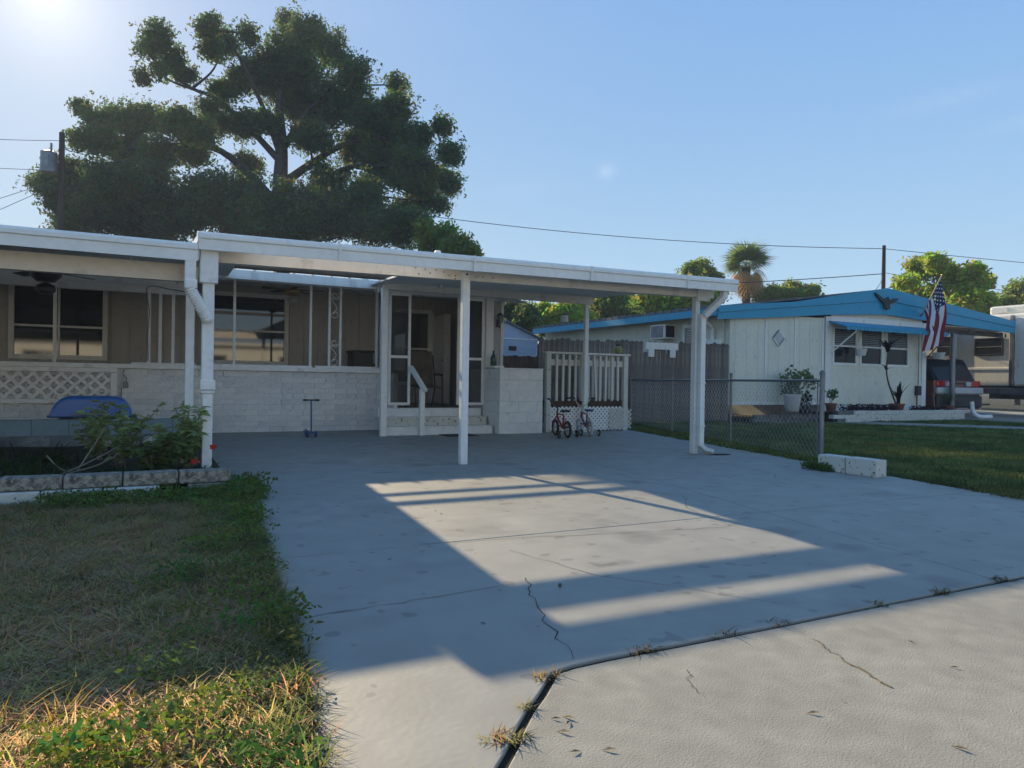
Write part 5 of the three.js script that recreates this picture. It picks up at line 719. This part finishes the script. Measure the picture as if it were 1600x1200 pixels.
// ---------------------------------------------------------------- trees
const OAK = [[-2.8,21.3,-40.5,1.01],[-3.3,21.5,-43.0,0.73],[-2.0,20.3,-41.0,0.87],[-3.6,19.9,-43.5,0.61],[-1.3,20.2,-42.5,0.74],[-2.8,18.9,-39.3,0.45],[-0.3,21.3,-37.6,0.75],[1.1,22.7,-42.8,1.09],[2.1,21.7,-38.1,0.78],[0.0,20.8,-39.0,0.7],[5.0,25.0,-42.0,0.77],[5.4,22.5,-37.9,1.12],[7.1,22.6,-39.7,1.52],[4.8,20.9,-38.3,1.84],[3.5,20.5,-40.2,1.72],[7.5,19.1,-34.6,1.15],[7.6,18.6,-38.0,1.88],[5.9,19.2,-40.5,2.2],[1.9,19.9,-40.1,1.21],[1.1,19.2,-42.1,1.0],[10.8,19.9,-36.6,0.66],[9.8,17.0,-32.7,0.98],[10.3,17.3,-37.5,1.92],[11.8,16.1,-35.5,1.3],[12.6,16.5,-33.0,0.7],[12.4,14.2,-31.2,0.9],[14.0,14.2,-36.3,1.27],[11.6,13.7,-34.7,1.68],[10.3,14.9,-37.2,1.91],[12.1,12.3,-37.4,1.27],[13.3,12.4,-35.6,0.83],[9.1,16.4,-39.3,1.53],[8.6,17.3,-35.8,1.19],[-7.2,18.3,-46.8,0.67],[-6.2,16.7,-43.7,1.04],[-4.9,18.2,-46.6,1.28],[-3.4,17.8,-45.4,1.35],[-2.0,16.0,-39.1,1.06],[-0.6,15.7,-38.6,1.14],[-6.1,15.2,-42.0,1.16],[-4.5,16.0,-46.6,1.37],[-2.6,14.8,-41.8,1.19],[-0.8,15.2,-42.3,1.06],[0.1,17.3,-39.5,0.78],[2.2,17.0,-39.9,1.05],[3.3,16.6,-38.4,1.03],[5.7,15.7,-36.9,1.42],[1.0,17.0,-41.1,0.81],[7.1,13.4,-37.8,1.38],[2.7,14.9,-42.4,0.93],[9.5,13.0,-37.3,1.4]] ;
const LOW = [[-8.8,12.6,-44.0,0.86],[-7.9,13.2,-43.2,0.85],[-6.8,12.5,-43.3,1.26],[-8.1,11.4,-42.5,0.84],[-5.0,11.7,-38.6,1.31],[-5.7,10.9,-42.1,1.4],[-3.3,12.2,-41.3,1.64],[-1.9,10.8,-40.3,1.87],[0.0,11.7,-37.8,1.43],[2.0,11.1,-37.5,1.76],[3.2,9.9,-34.6,1.75],[6.0,10.9,-35.9,1.78],[7.8,10.7,-33.9,1.74],[9.1,9.7,-31.9,1.47],[10.1,9.7,-30.4,0.93],[-7.1,10.5,-42.8,1.16],[-4.0,10.2,-41.8,1.18]] ;
const SMALL = [[8.8,8.4,-25.3,0.38],[10.0,8.3,-26.3,0.59],[10.6,7.8,-25.1,0.51],[10.9,7.3,-24.4,0.32],[10.0,7.3,-25.2,0.64],[9.4,7.8,-26.5,0.52]] ;
const MANGO1 = [[14.3,4.3,-26.5,0.69],[14.0,3.5,-24.8,0.6],[14.0,4.9,-26.1,0.41],[14.2,4.4,-24.6,0.6]] ;
const MANGO2 = [[17.5,4.9,-29.1,0.76],[17.9,4.6,-27.8,0.89],[18.2,4.1,-29.1,0.84],[19.5,5.0,-28.7,0.69],[19.3,4.2,-27.6,0.75]] ;
const MANGO3 = [[24.1,5.9,-33.2,0.88],[24.1,6.1,-31.3,0.85],[24.9,5.9,-30.3,0.84],[24.7,5.4,-31.8,1.03],[25.4,5.5,-29.9,0.75],[24.7,6.4,-30.7,0.51]] ;
const MANGO4 = [[24.2,5.7,-27.0,0.86],[25.4,6.1,-27.0,0.95],[25.5,6.2,-25.7,0.93],[26.2,6.0,-25.0,0.84],[25.4,5.4,-27.6,0.88],[26.1,5.4,-25.8,0.78]] ;
const TALL = [[31.1,8.9,-31.5,0.64],[31.6,9.2,-31.1,0.54],[31.4,8.6,-30.1,0.53],[32.0,8.2,-29.9,0.45],[31.3,8.1,-30.4,0.63],[32.2,7.3,-30.2,0.63]] ;
const BUSH = [[31.9,6.7,-25.8,0.41],[32.4,6.9,-25.4,0.58],[33.3,6.8,-25.1,0.5],[34.3,7.2,-25.3,0.5],[34.6,6.9,-24.2,0.49],[33.9,6.6,-24.4,0.49]] ;
const RIGHT = [[31.9,7.1,-15.1,0.65],[31.1,7.2,-13.8,0.5],[30.0,6.2,-14.6,0.44],[32.2,5.9,-15.8,0.67],[32.3,6.8,-14.2,0.58],[33.1,6.4,-13.9,0.65],[32.2,6.5,-12.5,0.43],[33.9,6.3,-13.0,0.32],[32.7,5.9,-14.2,0.71],[32.0,5.5,-12.7,0.68],[34.4,5.4,-13.4,0.52],[32.1,5.7,-14.7,0.71],[31.7,4.9,-13.0,0.68],[30.8,5.4,-15.3,0.45],[33.9,4.7,-13.2,0.64]] ;
const FARR = [[44.6,6.6,-17.2,0.63],[43.1,6.2,-17.2,0.39],[45.2,6.9,-16.9,0.79],[44.2,6.0,-17.5,0.56],[44.4,6.3,-15.8,0.92]] ;

function tree(name, label, lobes, base, clump, lm, per, opt = {}) {
  if (opt.shrink) lobes = lobes.map(([x, y, z, R]) => [x, y, z, R * opt.shrink]);
  const t = thing(name, label, 'tree', base, opt.group), r = rng(opt.seed || 1), it = [], G = [];
  { const sub2 = []; for (const [x, y, z, R] of lobes) { const n = Math.max(5, Math.round(6 + R * 4)); for (let k = 0; k < n; k++) { const d = V(r() - .5, r() - .5, r() - .5).normalize(), q = R * (.15 + .85 * r()); sub2.push([x + d.x * q, y + d.y * q * .85, z + d.z * q * 1.1, R * (.26 + .34 * r())]); } } opt.subs = sub2.map(l => [...l, 1]).concat(lobes.map(l => [l[0], l[1], l[2], l[3], .34])); }
  const top = opt.fork || [base[0], Math.min(...lobes.map(l => l[1])) - .3, base[2]]; G.push(limbG([base, [base[0] + .1, (base[1] + top[1]) / 2, base[2]], top], opt.r || .2, (opt.r || .2) * .7, 9));
  for (const [x, y, z, R, f] of opt.subs) {
    const n = Math.round(per * 1.5 * R * R * f) + 2; for (let k = 0; k < n; k++) { const d = V(r() - .5, r() - .5, r() - .5).normalize(), q = R * Math.pow(r(), .5) * (1 + .9 * Math.pow(r(), 2.2)); it.push([V(x + d.x * q * 1.05, y + d.y * q * .88, z + d.z * q * 1.15), Q(r() * 6.28, r() * 6.28, r() * 6.28), V(1, 1, 1).multiplyScalar(.6 + .8 * r()), lin(.6 + .9 * r(), .7 + .7 * r(), .6 + .6 * r())]); }
  }
  if (opt.limbs) for (const [p, a, b] of opt.limbs) G.push(limbG(p, a, b, 8));
  for (const [x, y, z, R] of lobes) if (r() < (opt.branch ?? .6)) { let b = opt.limbs ? null : top; if (opt.limbs) { let bd = 1e9; for (const [p] of opt.limbs) for (const q of p) { const dd = Math.hypot(q[0] - x, q[1] - y, q[2] - z); if (dd < bd && q[1] < y + 1) { bd = dd; b = q; } } } if (!b) b = top; G.push(limbG([b, [(b[0] + x) / 2 + (r() - .5) * .5, (b[1] + y) / 2 - .15 * R, (b[2] + z) / 2 + (r() - .5) * .5], [x, y, z]], .035 * (opt.bs || 1) + .02, .015 * (opt.bs || 1), 5)); }
  part(t, 'trunk', mergeGeometries(G), M.bark); const cr = stuff(t, 'crown', clump, lm, it); return t;
}
const oakClump = leafQuads(11, .27, .20, .09, rng(101)), smallClump = leafQuads(11, .24, .21, .09, rng(102)), broadClump = leafQuads(10, .27, .30, .12, rng(103));
tree('oak_tree', 'huge spreading oak tree towering behind the white carport roof', OAK, [4.2, 0, -38.7], oakClump, M.oakleaf, 125, { seed: 3, shrink: .84, r: .75, fork: [4.1, 11.4, -38.8], bs: 2.2, branch: .8, limbs: [[[[4.1, 11.2, -38.8], [4.1, 13.4, -38.8], [4.15, 15.4, -38.8], [4.0, 18.2, -38.9], [4.3, 20.5, -38.9]], .55, .14], [[[4.1, 11.6, -38.8], [2.4, 13.6, -39.6], [.6, 15.2, -40.6], [-1.2, 15.5, -41.6], [-4.4, 15.1, -43.2]], .32, .08], [[[4.1, 13.0, -38.8], [5.9, 14.5, -37.9], [7.7, 15.7, -37.0], [9.9, 16.2, -35.9]], .30, .08], [[[4.1, 11.8, -38.8], [5.9, 13.0, -38], [8.1, 14.3, -36.8], [11, 14.2, -35]], .26, .07], [[[4.1, 14.5, -38.8], [2.2, 16.8, -40], [.2, 18.6, -40.9], [-.9, 19.0, -41.4], [-2.5, 20.2, -42]], .24, .06], [[[4.1, 14.8, -38.8], [3.0, 17.5, -38.5], [1.6, 20, -38], [.5, 21.5, -38]], .2, .05], [[[4.15, 15.2, -38.8], [5.5, 17.6, -38], [7.2, 19.6, -37.5]], .24, .06]] });
tree('dense_tree', 'dense dark tree mass spreading low below the big oak', LOW, [-1, 0, -38], oakClump, M.darkleaf, 150, { seed: 4, r: .4, fork: [-1, 8, -38], bs: 1.6 });
tree('small_tree', 'small light green tree beside the lower right of the oak', SMALL, [9.9, 0, -25.5], smallClump, M.midleaf, 210, { seed: 5, r: .16 });
tree('brown_green_tree', 'dark olive tree showing over the little blue shed', MANGO1, [14.2, 0, -25.6], smallClump, M.darkleaf, 220, { seed: 6, r: .2 });
tree('mango_tree', 'bright yellow green bushy tree right of the little blue shed', MANGO2, [18.5, 0, -28.5], broadClump, M.brightleaf, 190, { seed: 7, r: .2 });
tree('mango_tree', 'darker green bushy tree behind the blue eave of neighbouring home', MANGO3, [24.6, 0, -31.2], broadClump, M.midleaf, 190, { seed: 8, r: .22 });
tree('mango_tree', 'bright bushy tree rising between corner post and palm', MANGO4, [25.5, 0, -26.4], broadClump, M.brightleaf, 190, { seed: 9, r: .2 });
tree('tall_tree', 'slim tall green tree top just left of the palm', TALL, [31.5, 0, -30.6], smallClump, M.midleaf, 190, { seed: 10, r: .18 });
tree('background_tree', 'low row of green tree tops between palm and bare pole', BUSH, [33.4, 0, -25], smallClump, M.midleaf, 260, { seed: 11, r: .18 });
tree('roadside_tree', 'loose bright green tree with gaps behind the flag', RIGHT, [32.4, 0, -14], smallClump, M.brightleaf, 190, { seed: 12, shrink: .85, r: .2, branch: 1, bs: 1.4 });
tree('distant_tree', 'soft green tree beyond the camper trailer', FARR, [44.4, 0, -17], smallClump, M.midleaf, 230, { seed: 13, r: .2 });
{ // cabbage palm
  const t = thing('palm_tree', 'cabbage palm with green fan crown over brown dead skirt', 'tree', [30.9, 0, -26.1]), r = rng(55), x = 30.9, z = -26.1, y = 8.7; const tr = limbG([[x, 0, z], [x + .1, 4, z], [x, y - .2, z]], .24, .26, 12); part(t, 'trunk', tr, M.bark);
  const boots = []; for (let k = 0; k < 80; k++) { const a = k * 2.4, yy = y - 2.3 + k * .028; const g = new THREE.ConeGeometry(.05, .3, 4); g.rotateZ(-.35); g.translate(.22, 0, 0); g.rotateY(a); g.translate(x, yy, z); boots.push(g); } part(t, 'leaf_boots', mergeGeometries(boots), M.palmdead);
  const fan = (len, nseg, spread, droop, w = .055) => { const pos = [], idx = []; for (let k = 0; k < nseg; k++) { const a = (k / (nseg - 1) - .5) * spread, L = len * (1 - .25 * Math.abs(a) / spread * 2), dx = Math.cos(a), dz = Math.sin(a), b = pos.length / 3; pos.push(.5 - dz * .0, 0, 0, .5 + dx * L * .55 - dz * w, -droop * .25 * L, dz * L * .55 + dx * w, .5 + dx * L * .55 + dz * w, -droop * .25 * L, dz * L * .55 - dx * w, .5 + dx * L, -droop * L, dz * L); idx.push(b, b + 1, b + 2, b + 1, b + 3, b + 2); } const b = pos.length / 3; pos.push(0, 0, .02, 0, 0, -.02, .52, 0, 0); idx.push(b, b + 1, b + 2); const g = new THREE.BufferGeometry(); g.setAttribute('position', new THREE.Float32BufferAttribute(pos, 3)); g.setIndex(idx); g.computeVertexNormals(); return g; };
  const live = [], dead = []; for (let k = 0; k < 60; k++) { const up = -.2 + 1.55 * r(), g = fan(1.05 + .55 * r(), 13, 2.5, .3, .045); g.rotateX((r() - .5) * 1.2); g.rotateZ(up); g.rotateY(k * 2.4); g.translate(x, y, z); live.push(g); } for (let k = 0; k < 60; k++) { const g = fan(.7 + .9 * r(), 9, 1.5, .75, .03); g.rotateX((r() - .5) * 1.6); g.rotateZ(-.25 - 1.0 * r()); g.rotateY(k * 2.4 + .5); g.translate(x, y - .25 - .3 * r(), z); dead.push(g); }
  part(t, 'crown', mergeGeometries(live), M.palmgreen); part(t, 'dead_skirt', mergeGeometries(dead), M.palmdead);
}
renderer.render(scene, camera);
